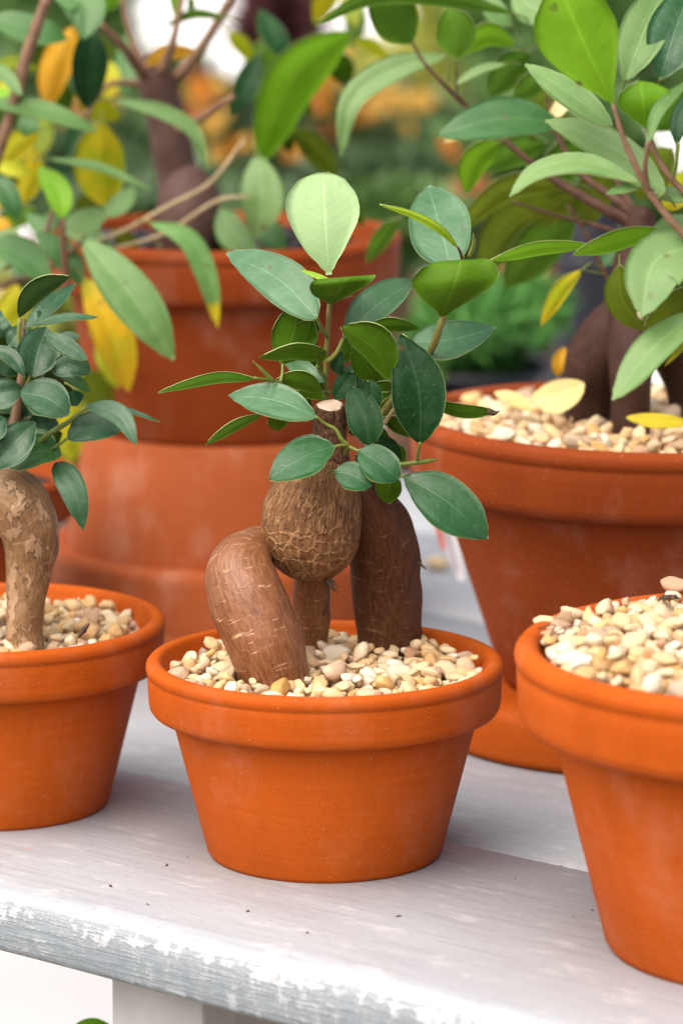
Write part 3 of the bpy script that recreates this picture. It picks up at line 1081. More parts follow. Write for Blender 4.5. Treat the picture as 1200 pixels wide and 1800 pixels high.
# dark crumbs scattered on the bench boards
cr = thing('bench_crumbs', 'dark specks of soil and bark scattered on the front boards', 'crumbs')
cv, cf = [], []
rc = random.Random(4)
for (px, py) in [(985, 1523), (330, 1507), (293, 1521), (1007, 1612), (195, 1558), (436, 1602), (700, 1611), (540, 1640), (905, 1545), (260, 1590), (1040, 1600)]:
    d = P(px, py, 1.0) - CAM
    p = CAM + d * (CAM.z / -d.z)
    s = rc.uniform(0.0003, 0.0008)
    me = PEB_LO[rc.randrange(6)]
    b = len(cv)
    mt = Matrix.Translation(p + Vector((0, 0, s * 0.3))) @ Matrix.Rotation(rc.uniform(0, 6), 4, 'Z') @ Matrix.Diagonal((s * rc.uniform(1, 2.2), s, s * 0.7, 1))
    cv.extend(mt @ v.co for v in me.vertices)
    cf.extend(tuple(k + b for k in q.vertices) for q in me.polygons)
o = mesh_obj('crumb', cv, cf, M['dead'], cr)
o['kind'] = 'stuff'
cr['kind'] = 'stuff'

# ------------------------------------------------------------------ middle ficus
BARK_BULB = mat_bark('bark bulb', (0.095, 0.036, 0.012), (0.185, 0.080, 0.030), (0.44, 0.245, 0.115), 0.2, 0.3, rough=0.6, spec=0.2, ridge=True)
BARK_NECK_SHADED = mat_bark('bark neck shaded', (0.050, 0.020, 0.010), (0.105, 0.048, 0.024), (0.22, 0.12, 0.065), 0.2, 0.5, rough=0.65, spec=0.15, ridge=True)  # reddish dark bark, darkened further for the shade of the leaves above
BARK_ROOT = mat_bark('bark root', (0.140, 0.044, 0.013), (0.245, 0.092, 0.036), (0.46, 0.24, 0.125), 0.95, 0.35, rough=0.36, spec=0.40)
BARK_DARK = mat_bark('bark dark root', (0.060, 0.019, 0.007), (0.120, 0.044, 0.018), (0.23, 0.105, 0.052), 0.6, 0.4, rough=0.55, spec=0.2)
BARK_TAN = mat_bark('bark tan', (0.15, 0.076, 0.030), (0.26, 0.142, 0.060), (0.42, 0.26, 0.13), 0.5, 0.45, flake=(0.52, 0.33, 0.20), rough=0.5)
BARK_PLUM = mat_bark('bark plum', (0.060, 0.028, 0.022), (0.105, 0.054, 0.042), (0.17, 0.10, 0.08), 0.3, 0.25, rough=0.6, spec=0.3)
BARK_BACK = mat_bark('bark back', (0.030, 0.012, 0.008), (0.055, 0.024, 0.016), (0.10, 0.05, 0.035), 0.3, 0.25, rough=0.65, spec=0.2)

GF = 'ficus plants in terracotta pots'
pl = thing('ficus_plant', 'small ginseng ficus straddling gravel on two thick root legs in the middle pot', 'potted plant', (0, 0, CG), GF)
blob('caudex', [(568, 832, 0.014, 44), (563, 850, 0.012, 64), (556, 872, 0.012, 78), (549, 902, 0.012, 88), (546, 935, 0.012, 89)],
     0.0, BARK_BULB, pl, 0.0008, 4, 0.00022, 260, 0.00035, 1)
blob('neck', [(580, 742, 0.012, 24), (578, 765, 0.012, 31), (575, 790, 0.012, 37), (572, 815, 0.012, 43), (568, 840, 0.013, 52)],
     0.0, BARK_NECK_SHADED, pl, 0.0008, 3, 0.0005, 260, 0.0005, 5)
# cut top of the stump: a short sawn-off neck with its pale disc
top = P(578, 711, 0.010)
ax = Vector((0.0, -0.30, 1.0)).normalized()
q = ax.to_track_quat('Z', 'Y').to_matrix().to_4x4()
rr = random.Random(9)


def sawn(prof, name, mat):
    v, f = lathe(prof, 48)
    out = []
    for w in v:
        a = math.atan2(w.y, w.x)
        sc = 1 + 0.05 * math.sin(3 * a + 1) + 0.035 * math.sin(7 * a) + 0.02 * math.sin(13 * a)
        out.append(Matrix.Translation(top) @ q @ Vector((w.x * sc, w.y * sc, w.z + 0.0005 * math.sin(2 * a))))
    o = mesh_obj(name, out, f, mat, pl)
    at = o.data.attributes.new('bark', 'FLOAT_VECTOR', 'POINT')
    at.data.foreach_set('vector', np.array([(math.atan2(w.y, w.x) * 0.006, w.z, 0) for w in v], dtype=np.float32).ravel())


sawn([(0, 0.0), (0.0046, 0.0), (0.0053, -0.0003), (0.0055, -0.0010), (0, -0.0012)], 'cut_face', M['cut'])
sawn([(0.0050, -0.0004), (0.0056, -0.0002), (0.0061, -0.0010), (0.0063, -0.004), (0.0068, -0.010), (0.0060, -0.014)], 'stump', BARK_NECK_SHADED)
blob('root', [(505, 968, 0.022, 30), (470, 962, 0.016, 36), (441, 972, 0.008, 44), (421, 1002, -0.005, 57), (430, 1040, -0.012, 67), (449, 1085, -0.016, 71), (468, 1135, -0.019, 68), (484, 1185, -0.019, 61), (490, 1225, -0.019, 60)],
     0.0, BARK_ROOT, pl, 0.0009, 5, 0.0008, 75, 0.0, 2)
blob('root', [(560, 985, 0.020, 30), (548, 1030, 0.026, 35), (548, 1075, 0.032, 36), (546, 1120, 0.036, 32), (542, 1165, 0.037, 30)],
     0.0, BARK_ROOT, pl, 0.0008, 6, 0.0003, 120, 0.0, 3)
blob('root', [(628, 872, 0.026, 44), (655, 905, 0.030, 54), (672, 960, 0.036, 63), (679, 1020, 0.041, 64), (682, 1080, 0.043, 62), (683, 1130, 0.044, 61), (683, 1170, 0.044, 61)],
     0.0, BARK_DARK, pl, 0.0009, 5, 0.0009, 75, 0.0, 4)
# torn bark and rootlets under the bulb
for pts in ([(572, 1018, 0.006, 4), (584, 1032, 0.004, 3), (593, 1043, 0.004, 1)], [(577, 1016, 0.006, 3.5), (586, 1024, 0.004, 2.5), (594, 1032, 0.004, 0.8)], [(572, 1020, 0.012, 4), (575, 1046, 0.012, 3), (568, 1082, 0.014, 1.5)],
            [(735, 988, 0.02, 3), (743, 996, 0.018, 2), (748, 1000, 0.016, 1)], [(737, 990, 0.02, 3), (740, 984, 0.018, 1)]):
    stem(pl, pts, 0.0, 'dead', 'rootlet', 6, 6)

S = 'stem_green'
stem(pl, [(575, 712, 0.022, 5.5), (573, 660, 0.020, 5), (575, 600, 0.016, 4.8), (578, 550, 0.012, 4.5), (581, 520, 0.010, 4), (581, 490, 0.012, 3)], 0.0, 'stem_olive', 'stem')
stem(pl, [(575, 592, 0.014, 4.5), (564, 575, 0.008, 4), (555, 558, 0.004, 3)], 0.0, S, 'petiole')
stem(pl, [(574, 665, 0.016, 4.5), (564, 655, 0.010, 4.5), (557, 644, 0.004, 4)], 0.0, S, 'petiole')
stem(pl, [(576, 635, 0.014, 5), (590, 622, 0.012, 5), (603, 595, 0.012, 4)], 0.0, S, 'petiole')
stem(pl, [(640, 770, 0.015, 6), (680, 715, 0.015, 6), (740, 640, 0.010, 6), (760, 610, 0.006, 6.5), (777, 562, 0.000, 6), (805, 500, 0.014, 4), (812, 452, 0.020, 3.5)], 0.0, 'stem_olive', 'stem')
stem(pl, [(812, 456, 0.018, 3.5), (809, 445, 0.016, 3.2), (804, 434, 0.014, 2.6)], 0.0, 'stem_red', 'petiole')
stem(pl, [(582, 690, 0.020, 4), (530, 682, 0.020, 4), (482, 670, 0.010, 4), (446, 664, 0.004, 3)], 0.0, S, 'petiole')
stem(pl, [(497, 640, 0.012, 3), (496, 658, 0.010, 3.2), (493, 672, 0.008, 3.2)], 0.0, S, 'petiole')
stem(pl, [(555, 732, -0.012, 3), (572, 745, -0.010, 3.2), (590, 755, -0.010, 4), (600, 772, -0.010, 4.5), (612, 785, -0.008, 5), (606, 800, 0.0, 5)], 0.0, S, 'petiole')
stem(pl, [(612, 785, -0.008, 4), (622, 789, -0.012, 3.5), (632, 794, -0.014, 3)], 0.0, S, 'petiole')
stem(pl, [(612, 783, -0.008, 4), (600, 783, -0.012, 3.5), (586, 785, -0.014, 3)], 0.0, S, 'petiole')
stem(pl, [(576, 832, -0.004, 3), (582, 828, -0.012, 3.5), (590, 829, -0.018, 3)], 0.0, S, 'petiole')
stem(pl, [(650, 800, 0.010, 5), (690, 816, 0.004, 4.5), (730, 813, 0.0, 4), (748, 811, 0.0, 4.2), (770, 807, 0.0, 0.8)], 0.0, S, 'stem')
stem(pl, [(732, 813, 0.0, 3.4), (734, 800, -0.002, 3.4), (738, 778, -0.006, 3.4)], 0.0, S, 'petiole')
stem(pl, [(690, 830, 0.002, 3), (702, 836, 0.0, 3.4), (711, 838, -0.001, 3)], 0.0, S, 'petiole')
stem(pl, [(481, 671, 0.006, 3.5), (465, 655, 0.004, 3.4), (444, 634, 0.002, 0.6)], 0.0, 'stem_green', 'bud')
stem(pl, [(824, 452, 0.020, 3.4), (832, 428, 0.018, 4.0), (831, 410, 0.016, 0.8)], 0.0, S, 'bud')
stem(pl, [(602, 523, 0.010, 3), (613, 520, 0.006, 2.2), (622, 521, 0.002, 0.6)], 0.0, 'twig_tan', 'bud')
stem(pl, [(675, 745, 0.014, 4), (690, 722, 0.012, 3.5), (703, 705, 0.010, 2.5)], 0.0, 'twig_tan', 'stem')

leaf(pl, [(578, 483), (571, 400), (567, 303)], 67, 61, 0.008, 'young', 'under', peak=0.655, q=0.56, tipq=0.92, tz=0.15, tx=0.15, fold=0.05, wave=0.02, label='palest green leaf, standing straight up above the others')
leaf(pl, [(557, 560), (490, 492), (398, 445)], 38, 44, 0.002, 'waxy', 'top', peak=0.42, tz=1.3, tx=-0.35, fold=0.12)
leaf(pl, [(581, 536), (597, 510, -0.006), (612, 487, -0.003), (622, 486, 0.016), (630, 492, 0.03)], 62, 50, 0.004, 'ficus', 'under', peak=0.56, q=0.9, sd=(1, -0.08), fold=0.25, tx=0.1)
leaf(pl, [(590, 498), (567, 490), (527, 474)], 4, 6, 0.004, 'sprout', 'top', tz=0.6, fold=0.3)
leaf(pl, [(777, 562), (789, 522, -0.006), (803, 482, -0.005), (812, 456, 0.008), (822, 458, 0.034)], 76, 77, 0.0, 'ficus', 'under', peak=0.60, q=0.95, sd=(1, -0.06), fold=0.22, tx=0.05, label='big cupped leaf seen from its yellow-green underside')
leaf(pl, [(604, 592), (660, 538), (729, 492)], 36, 26, 0.014, 'waxy', 'top', peak=0.5, tz=1.2, tx=0.4, fold=0.1)
leaf(pl, [(640, 578), (688, 570, -0.004), (737, 577)], 12, 14, 0.016, 'ficus', 'under', fold=0.2)
leaf(pl, [(722, 602), (790, 597), (870, 576)], 33, 33, 0.012, 'waxy', 'top', peak=0.42, tz=1.3, tx=0.3, fold=0.12)
leaf(pl, [(792, 474), (772, 398), (752, 326)], 56, 56, 0.024, 'waxy', 'top', peak=0.50, q=0.7, tz=1.2, tx=-0.2, fold=0.06)
leaf(pl, [(805, 436), (775, 403, -0.004), (725, 376, -0.008), (667, 360, -0.012)], 9, 6, 0.014, 'sprout', 'under', peak=0.42, tz=0.0, fold=0.4, label='thin lime-yellow young leaf crossing in front of a blue-green one')
leaf(pl, [(738, 781), (735, 685), (705, 588)], 49, 49, -0.006, 'dark', 'top', peak=0.46, q=0.82, tz=0.10, tx=0.10, fold=0.20, tipq=1.15, label='large dark glossy leaf with its tip pointing up')
leaf(pl, [(684, 668), (660, 615), (600, 575)], 24, 38, 0.000, 'ficus', 'under', peak=0.5, fold=0.2)
leaf(pl, [(662, 672), (644, 640), (623, 603)], 26, 30, 0.014, 'ficus', 'under', fold=0.2, tz=-0.9)
leaf(pl, [(497, 642), (512, 592), (527, 535)], 36, 46, 0.022, 'ficus', 'under', peak=0.52, fold=0.15, tz=-0.3)
leaf(pl, [(510, 645), (528, 610), (548, 560)], 30, 26, 0.026, 'dark', 'under', fold=0.15)
leaf(pl, [(558, 645), (572, 622, -0.004), (530, 608, -0.008), (455, 628, -0.010)], 26, 5, 0.002, 'ficus', 'under', peak=0.52, fold=0.1)
leaf(pl, [(570, 672), (532, 645), (488, 612)], 20, 14, 0.012, 'waxy', 'top', tz=1.0)
leaf(pl, [(447, 666), (385, 664), (278, 690)], 10, 10, 0.004, 'mid', 'under', peak=0.42, tz=-0.2, fold=0.1)
leaf(pl, [(556, 733), (482, 704), (401, 695)], 30, 31, -0.012, 'waxy', 'top', peak=0.46, q=0.85, tz=1.3, tx=-0.1, fold=0.10)
leaf(pl, [(566, 690), (530, 670), (487, 667)], 16, 18, 0.012, 'ficus', 'under', fold=0.2)
leaf(pl, [(572, 700), (545, 690), (520, 695)], 12, 12, 0.014, 'dark', 'under', fold=0.2)
leaf(pl, [(462, 728), (412, 750), (361, 782)], 9, 10, 0.010, 'mid', 'under', fold=0.2)
leaf(pl, [(475, 728), (484, 742), (486, 757)], 24, 14, 0.014, 'ficus', 'under', fold=0.1)
leaf(pl, [(588, 784), (537, 802), (473, 843)], 34, 37, -0.016, 'ficus', 'top', peak=0.46, q=0.85, tz=1.25, tx=-0.1, fold=0.10, label='blue-green leaf hanging over the shoulder of the bulb')
leaf(pl, [(588, 829), (618, 836), (652, 855)], 25, 25, -0.022, 'ficus', 'top', tz=1.0, q=0.62, fold=0.16)
leaf(pl, [(630, 793), (664, 814), (702, 843)], 32, 31, -0.018, 'ficus', 'top', tz=1.0, q=0.62, fold=0.16)
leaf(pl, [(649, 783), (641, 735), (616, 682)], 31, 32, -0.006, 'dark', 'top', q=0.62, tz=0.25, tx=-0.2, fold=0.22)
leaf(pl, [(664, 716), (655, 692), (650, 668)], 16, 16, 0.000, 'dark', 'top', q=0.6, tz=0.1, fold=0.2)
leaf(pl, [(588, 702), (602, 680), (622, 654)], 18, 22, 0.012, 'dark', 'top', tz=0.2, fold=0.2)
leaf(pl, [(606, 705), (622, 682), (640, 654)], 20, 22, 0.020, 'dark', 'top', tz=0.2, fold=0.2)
leaf(pl, [(590, 668), (620, 652), (650, 650)], 12, 12, 0.024, 'ficus', 'top', tz=0.9)
leaf(pl, [(709, 837), (778, 878), (857, 947)], 46, 46, -0.004, 'ficus', 'top', peak=0.50, q=0.80, tz=0.85, tx=0.1, fold=0.12, label='broad leaf hanging to the lower right over the white bench')
leaf(pl, [(690, 832), (684, 858), (680, 885)], 22, 24, 0.010, 'ficus', 'under', q=0.65, tz=-0.2, fold=0.25)
lf = leaf(pl, [(735, 702), (810, 722), (872, 724)], 12, 13, 0.008, 'ficus', 'under', peak=0.55, fold=0.1, tz=-0.3)
stem(pl, [(856, 722, 0.004, 6), (866, 727, 0.004, 4), (878, 722, 0.004, 1)], 0.008, 'dead', 'withered_tip', 6, 6)
leaf(pl, [(672, 735), (700, 750), (732, 768)], 16, 12, 0.018, 'ficus', 'under', fold=0.2)
leaf(pl, [(665, 728), (690, 712), (712, 692)], 16, 16, 0.022, 'olive', 'under', fold=0.2)
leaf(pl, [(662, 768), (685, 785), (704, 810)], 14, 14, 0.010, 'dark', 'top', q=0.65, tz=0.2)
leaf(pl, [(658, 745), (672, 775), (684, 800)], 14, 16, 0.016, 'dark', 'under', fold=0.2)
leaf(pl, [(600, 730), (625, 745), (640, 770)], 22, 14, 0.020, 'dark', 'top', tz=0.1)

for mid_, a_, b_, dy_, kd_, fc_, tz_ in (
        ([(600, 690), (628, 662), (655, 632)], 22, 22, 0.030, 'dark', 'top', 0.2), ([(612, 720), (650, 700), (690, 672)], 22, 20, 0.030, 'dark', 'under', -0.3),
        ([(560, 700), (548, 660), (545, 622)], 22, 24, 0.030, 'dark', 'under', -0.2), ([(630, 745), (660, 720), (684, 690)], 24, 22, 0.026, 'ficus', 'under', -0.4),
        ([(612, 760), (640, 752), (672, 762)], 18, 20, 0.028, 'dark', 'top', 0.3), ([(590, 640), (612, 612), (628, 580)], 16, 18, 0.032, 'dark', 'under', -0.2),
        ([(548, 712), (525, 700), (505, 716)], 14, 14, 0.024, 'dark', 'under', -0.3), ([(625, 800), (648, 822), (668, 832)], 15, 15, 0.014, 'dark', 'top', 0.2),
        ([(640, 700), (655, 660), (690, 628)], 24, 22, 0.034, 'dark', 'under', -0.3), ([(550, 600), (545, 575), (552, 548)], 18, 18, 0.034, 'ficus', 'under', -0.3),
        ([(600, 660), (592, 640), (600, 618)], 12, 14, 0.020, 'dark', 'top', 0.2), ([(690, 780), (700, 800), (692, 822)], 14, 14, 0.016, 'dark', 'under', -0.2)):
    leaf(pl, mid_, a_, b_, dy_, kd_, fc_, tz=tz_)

# ------------------------------------------------------------------ left ficus
LY = 0.05
ll = thing('ficus_plant', 'ficus with a tan peeling trunk and blue-green crown at the left edge', 'potted plant', (L_LOC[0], L_LOC[1], 0.078), GF)
blob('trunk', [(-42, 1130, 0.024, 30), (-44, 1050, 0.022, 33), (-46, 970, 0.018, 40), (-30, 905, 0.008, 52), (12, 874, 0.0, 58), (40, 904, 0.0, 58), (51, 945, 0.0, 49), (49, 1005, 0.0, 40), (47, 1065, -0.002, 36), (45, 1110, -0.004, 36), (44, 1150, -0.004, 37)],
     LY, BARK_TAN, ll, 0.001, 4, 0.0013, 90, 0.0004, 6)
stem(ll, [(0, 860, 0.0, 20), (15, 800, 0.005, 14), (30, 720, 0.01, 9), (40, 640, 0.01, 6), (40, 560, 0.01, 4)], LY, 'stem_brown', 'stem', 16)
stem(ll, [(30, 790, 0.004, 6), (60, 785, 0.0, 5.5), (88, 762, -0.006, 5), (120, 742, -0.006, 4.5), (152, 716, -0.006, 3.5)], LY, S, 'stem')
stem(ll, [(90, 790, -0.004, 3.5), (104, 782, -0.008, 3.5), (120, 769, -0.012, 3)], LY, S, 'petiole')
stem(ll, [(40, 690, 0.0, 4), (48, 676, -0.006, 4), (56, 656, -0.008, 3)], LY, S, 'petiole')
stem(ll, [(36, 560, 0.0, 4), (34, 590, 0.0, 4), (44, 672, 0.0, 4)], LY, S, 'stem')
leaf(ll, [(34, 558), (58, 520), (122, 486)], 22, 16, LY - 0.004, 'slate', 'under', fold=0.2)
leaf(ll, [(44, 576), (85, 536), (134, 498)], 13, 16, LY + 0.004, 'slate', 'top', tz=1.3)
leaf(ll, [(54, 572), (115, 556), (173, 557)], 6, 9, LY - 0.004, 'slate', 'top', tz=1.2)
leaf(ll, [(57, 662), (66, 620), (82, 575)], 37, 40, LY - 0.012, 'slate', 'top', peak=0.5, q=0.68, tz=0.55, fold=0.25)
leaf(ll, [(80, 586), (112, 602), (154, 631)], 14, 20, LY - 0.016, 'slate', 'top', tz=0.9, fold=0.1)
leaf(ll, [(92, 655), (128, 642), (159, 655)], 24, 20, LY - 0.008, 'slate', 'top', tz=0.4, q=0.6)
leaf(ll, [(96, 650), (135, 668), (160, 690)], 10, 12, LY + 0.002, 'mid', 'top')
leaf(ll, [(36, 690), (82, 700), (122, 728)], 35, 33, LY - 0.016, 'slate', 'top', peak=0.48, q=0.66, tz=1.1, fold=0.12)
leaf(ll, [(-20, 612), (20, 624), (44, 662)], 12, 15, LY - 0.012, 'slate', 'top', tz=1.0)
leaf(ll, [(42, 684), (5, 690), (-40, 700)], 28, 26, LY - 0.006, 'slate', 'top', tz=0.4)
leaf(ll, [(62, 742), (25, 778), (-15, 826)], 34, 30, LY - 0.012, 'slate', 'top', tz=0.5)
leaf(ll, [(10, 735), (-10, 752), (-30, 775)], 24, 24, LY - 0.016, 'slate', 'top', tz=0.6)
leaf(ll, [(108, 800), (72, 792), (20, 822)], 24, 30, LY - 0.006, 'mid', 'top', tz=0.9, q=0.65)
leaf(ll, [(96, 790), (80, 770), (50, 760)], 18, 14, LY + 0.002, 'mid', 'top', tz=0.9)
leaf(ll, [(98, 813), (128, 860), (147, 931)], 26, 24, LY - 0.004, 'slate', 'top', peak=0.36, tz=0.5, tx=-0.2, label='long leaf hanging down with small brown insect holes')
leaf(ll, [(119, 771), (165, 748), (214, 757)], 27, 26, LY - 0.010, 'slate', 'top', tz=1.0, q=0.7)
leaf(ll, [(150, 714), (205, 727), (240, 782)], 20, 16, LY - 0.006, 'slate', 'top', tz=0.9)
leaf(ll, [(175, 712), (230, 722), (281, 741)], 4, 5, LY + 0.004, 'slate', 'top')
leaf(ll, [(90, 605), (118, 592), (141, 590)], 10, 12, LY + 0.006, 'slate', 'top')
rl = random.Random(21)
for (x, y, w) in ((60, 600, 20), (15, 680, 24), (70, 640, 22), (50, 705, 26), (100, 660, 18), (0, 600, 24), (85, 770, 20), (30, 760, 26), (110, 615, 14), (130, 700, 14), (65, 560, 14), (30, 590, 18), (5, 575, 16), (15, 640, 22), (60, 650, 20), (20, 730, 22), (75, 745, 22), (90, 715, 18), (110, 690, 16), (-25, 640, 26), (-30, 720, 26), (-10, 560, 18), (45, 610, 18), (40, 760, 20), (-50, 600, 30), (-60, 780, 30), (-40, 680, 30), (70, 690, 22), (5, 700, 24)):
    a = rl.uniform(0, 6.28)
    L = w * 1.3
    leaf(ll, [(x - L * math.cos(a), y - L * math.sin(a)), (x, y, -0.003), (x + L * math.cos(a), y + L * math.sin(a))], w, w, LY + rl.uniform(0.008, 0.035), rl.choice(['slate', 'dark']), rl.choice(['top', 'top', 'under']))
# a dry sprig on the left gravel
tw = thing('dry_sprig', 'thin dry sprig with a curled brown bud on the left gravel', 'twig', P(148, 1130, 0.03))
stem(tw, [(138, 1050, 0.0, 1.6), (148, 1072, 0.0, 1.4), (155, 1098, 0.0, 1.6), (150, 1112, 0.0, 2)], 0.03, 'twig_tan', 'twig', 12, 6)
stem(tw, [(157, 1096, -0.002, 2), (148, 1106, -0.002, 5), (138, 1121, -0.002, 2)], 0.03, 'dead', 'bud', 8, 8)
stem(tw, [(132, 1133, -0.002, 4), (131, 1118, -0.002, 3.4), (126, 1112, -0.002, 2)], 0.03, 'twig_tan', 'twig', 8, 8)

# ------------------------------------------------------------------ back left ficus (on the stacked pots)
BY = 0.42
bl = thing('ficus_plant', 'large blurred ficus with yellow and green hanging leaves at the upper left', 'potted plant', (S_LOC[0], S_LOC[1], 0.20), GF)
blob('trunk', [(268, 115, 0.03, 26), (274, 145, 0.03, 30), (288, 190, 0.03, 32), (300, 235, 0.03, 33), (308, 285, 0.03, 36), (312, 350, 0.03, 40), (314, 420, 0.03, 50)], BY, BARK_PLUM, bl, 0.0016, 5, 0.0012, 70, 0, 8)
blob('root', [(335, 320, 0.0, 30), (332, 350, -0.01, 52), (330, 395, -0.015, 56), (328, 440, -0.015, 52)], BY, BARK_PLUM, bl, 0.0016, 5, 0.0006, 70, 0, 9)
for pts, mt in (([(262, 130, 0.03, 12), (235, 80, 0.03, 6.5), (213, -10, 0.03, 4.5)], 'stem_brown'), ([(285, 130, 0.01, 12), (305, 70, 0.0, 7), (322, -15, 0.0, 5)], 'stem_brown'),
                ([(310, 140, 0.03, 14), (350, 90, 0.03, 9), (410, -10, 0.03, 7)], 'stem_brown'), ([(250, 130, 0.02, 10), (215, 80, 0.0, 8), (176, 42, -0.01, 5)], 'stem_brown'),
                ([(270, 150, 0.03, 8), (190, 150, 0.02, 5), (150, 205, 0.0, 4)], 'stem_brown'), ([(310, 230, 0.0, 10), (350, 210, 0.0, 7), (410, 170, -0.02, 5)], 'stem_brown'),
                ([(60, 455, -0.06, 2.5), (190, 418, -0.06, 3), (300, 360, -0.06, 3.6), (365, 325, -0.05, 3.6), (430, 245, -0.04, 2.5)], 'twig_tan'), ([(190, 440, -0.06, 2.5), (290, 410, -0.06, 3.2), (390, 350, -0.05, 3.2), (440, 345, -0.05, 2)], 'twig_tan'),
                ([(85, -10, -0.10, 9), (50, 90, -0.10, 10), (20, 200, -0.10, 10), (-15, 300, -0.10, 10)], 'stem_brown'), ([(120, 520, -0.1, 5), (113, 440, -0.1, 5), (110, 385, -0.1, 4)], 'stem_red'),
                ([(-20, 480, -0.05, 6), (60, 440, -0.05, 5), (110, 330, -0.05, 4)], 'stem_brown'), ([(-20, 510, -0.05, 6), (90, 470, -0.05, 5), (150, 420, -0.08, 4)], 'stem_brown')):
    stem(bl, pts, BY, mt, 'branch')
# dry sheath at the fork of the trunk
leaf(bl, [(255, 115), (290, 95), (345, 90)], 16, 14, BY + 0.02, 'gold', 'under', fold=0.1)
BL = [
    ([(616, 56), (520, 125), (452, 290)], 52, 42, 0.0, 'lime', 'under', -0.3), ([(452, 272), (460, 345), (450, 418)], 38, 38, -0.03, 'pale', 'top', 0.4),
    ([(388, 364), (410, 405), (452, 442)], 24, 32, -0.02, 'pale', 'top', 0.6), ([(470, 445), (480, 420), (492, 390)], 25, 14, 0.03, 'olive', 'under', -0.3),
    ([(456, 94), (430, 150), (404, 202)], 24, 20, 0.02, 'dark', 'top', 0.3), ([(200, 175), (285, 193), (342, 228), (366, 300)], 12, 17, -0.06, 'pale', 'top', 0.5),
    ([(512, 226), (556, 262), (592, 310)], 24, 26, 0.04, 'olive', 'under', -0.3), ([(402, 55), (425, 78), (444, 108)], 14, 16, 0.05, 'chartreuse', 'under', -0.3),
    ([(398, 30), (340, 24), (288, 46)], 10, 8, 0.0, 'mid', 'under', -0.3), ([(300, -10), (310, 10), (308, 30)], 12, 10, 0.0, 'lime', 'under', -0.2), ([(335, -10), (336, 10), (332, 32)], 7, 7, 0.0, 'mid', 'under', -0.2),
    ([(178, 214), (174, 285), (192, 366)], 46, 46, -0.02, 'chartreuse', 'under', -0.2), ([(84, 278), (170, 290), (268, 333)], 6, 9, -0.08, 'pale', 'top', 1.2),
    ([(160, 46), (158, 112), (153, 193)], 33, 33, -0.04, 'dark', 'top', 0.2), ([(92, -15), (150, 5), (149, 68)], 36, 34, -0.06, 'mid', 'top', 0.8),
    ([(-20, 30), (55, 48), (119, 68)], 26, 30, -0.06, 'mid', 'top', 0.8), ([(132, 46), (96, 112), (82, 192)], 33, 27, 0.03, 'gold', 'under', -0.1),
    ([(-30, 178), (80, 192), (172, 231)], 16, 18, -0.10, 'pale', 'top', 1.3), ([(-20, 112), (12, 132), (39, 168)], 12, 14, -0.10, 'pale', 'top', 1.0),
    ([(-15, 122), (20, 108), (70, 124)], 12, 12, -0.03, 'olive', 'top', 0.8), ([(70, 230), (30, 255), (-10, 300)], 26, 24, 0.0, 'chartreuse', 'under', -0.2),
    ([(60, 262), (55, 310), (36, 362)], 22, 24, 0.0, 'chartreuse', 'under', -0.2), ([(111, 386), (106, 340), (68, 293)], 26, 22, -0.10, 'lime', 'top', 0.5),
    ([(110, 398), (150, 388), (190, 374)], 22, 24, -0.08, 'pale', 'top', 1.1), ([(145, 420), (232, 520), (306, 632)], 42, 42, -0.14, 'pale', 'top', 0.7),
    ([(148, 488), (195, 578), (226, 687)], 38, 36, -0.08, 'yellow', 'top', 0.3), ([(284, 442), (302, 515), (316, 600)], 44, 42, -0.04, 'olive', 'under', -0.3),
    ([(262, 390), (330, 415), (368, 490), (383, 575)], 17, 24, -0.10, 'turning', 'top', 0.5), ([(330, 395), (370, 425), (410, 476)], 36, 38, -0.02, 'olive', 'under', -0.6),
    ([(170, 600), (195, 640), (208, 682)], 22, 22, -0.03, 'chartreuse', 'top', 0.2), ([(150, 650), (175, 690), (200, 715)], 34, 30, -0.01, 'olive', 'under', -0.2),
    ([(-20, 425), (40, 448), (90, 494)], 30, 28, -0.10, 'mid', 'top', 0.6), ([(-15, 306), (12, 340), (33, 388)], 22, 20, -0.10, 'mid', 'top', 0.7),
    ([(100, 372), (75, 395), (46, 375)], 18, 16, -0.04, 'mid', 'top', 0.7), ([(-12, 385), (8, 400), (22, 418)], 14, 14, 0.0, 'gold', 'top', 0.4),
    ([(-10, 292), (20, 296), (55, 305)], 14, 14, -0.02, 'chartreuse', 'top', 0.4), ([(85, 455), (120, 450), (150, 470)], 16, 16, -0.06, 'olive', 'under', -0.3), ([(60, 200), (50, 220), (44, 240)], 20, 20, -0.05, 'mid', 'top', 0.6),
    ([(-20, 560), (20, 520), (60, 490)], 30, 30, 0.10, 'cream', 'top', 0.5), ([(130, 700), (120, 760), (128, 812)], 32, 30, 0.06, 'chartreuse', 'under', -0.2), ([(60, 480), (20, 540), (-20, 600)], 30, 26, 0.08, 'chartreuse', 'under', 0.1),
    ([(620, 70), (650, 78), (690, 108)], 12, 14, 0.10, 'chartreuse', 'under', -0.2),
    ([(165, 215), (190, 240), (200, 250)], 8, 8, 0.0, 'olive', 'top', 0.5),
]
for mid, a, b, dy, kd, fc, tz in BL:
    leaf(bl, mid, a, b, BY + dy, kd, fc, tz=tz, wave=0.06)
PETIOLES(bl, BL, BY)
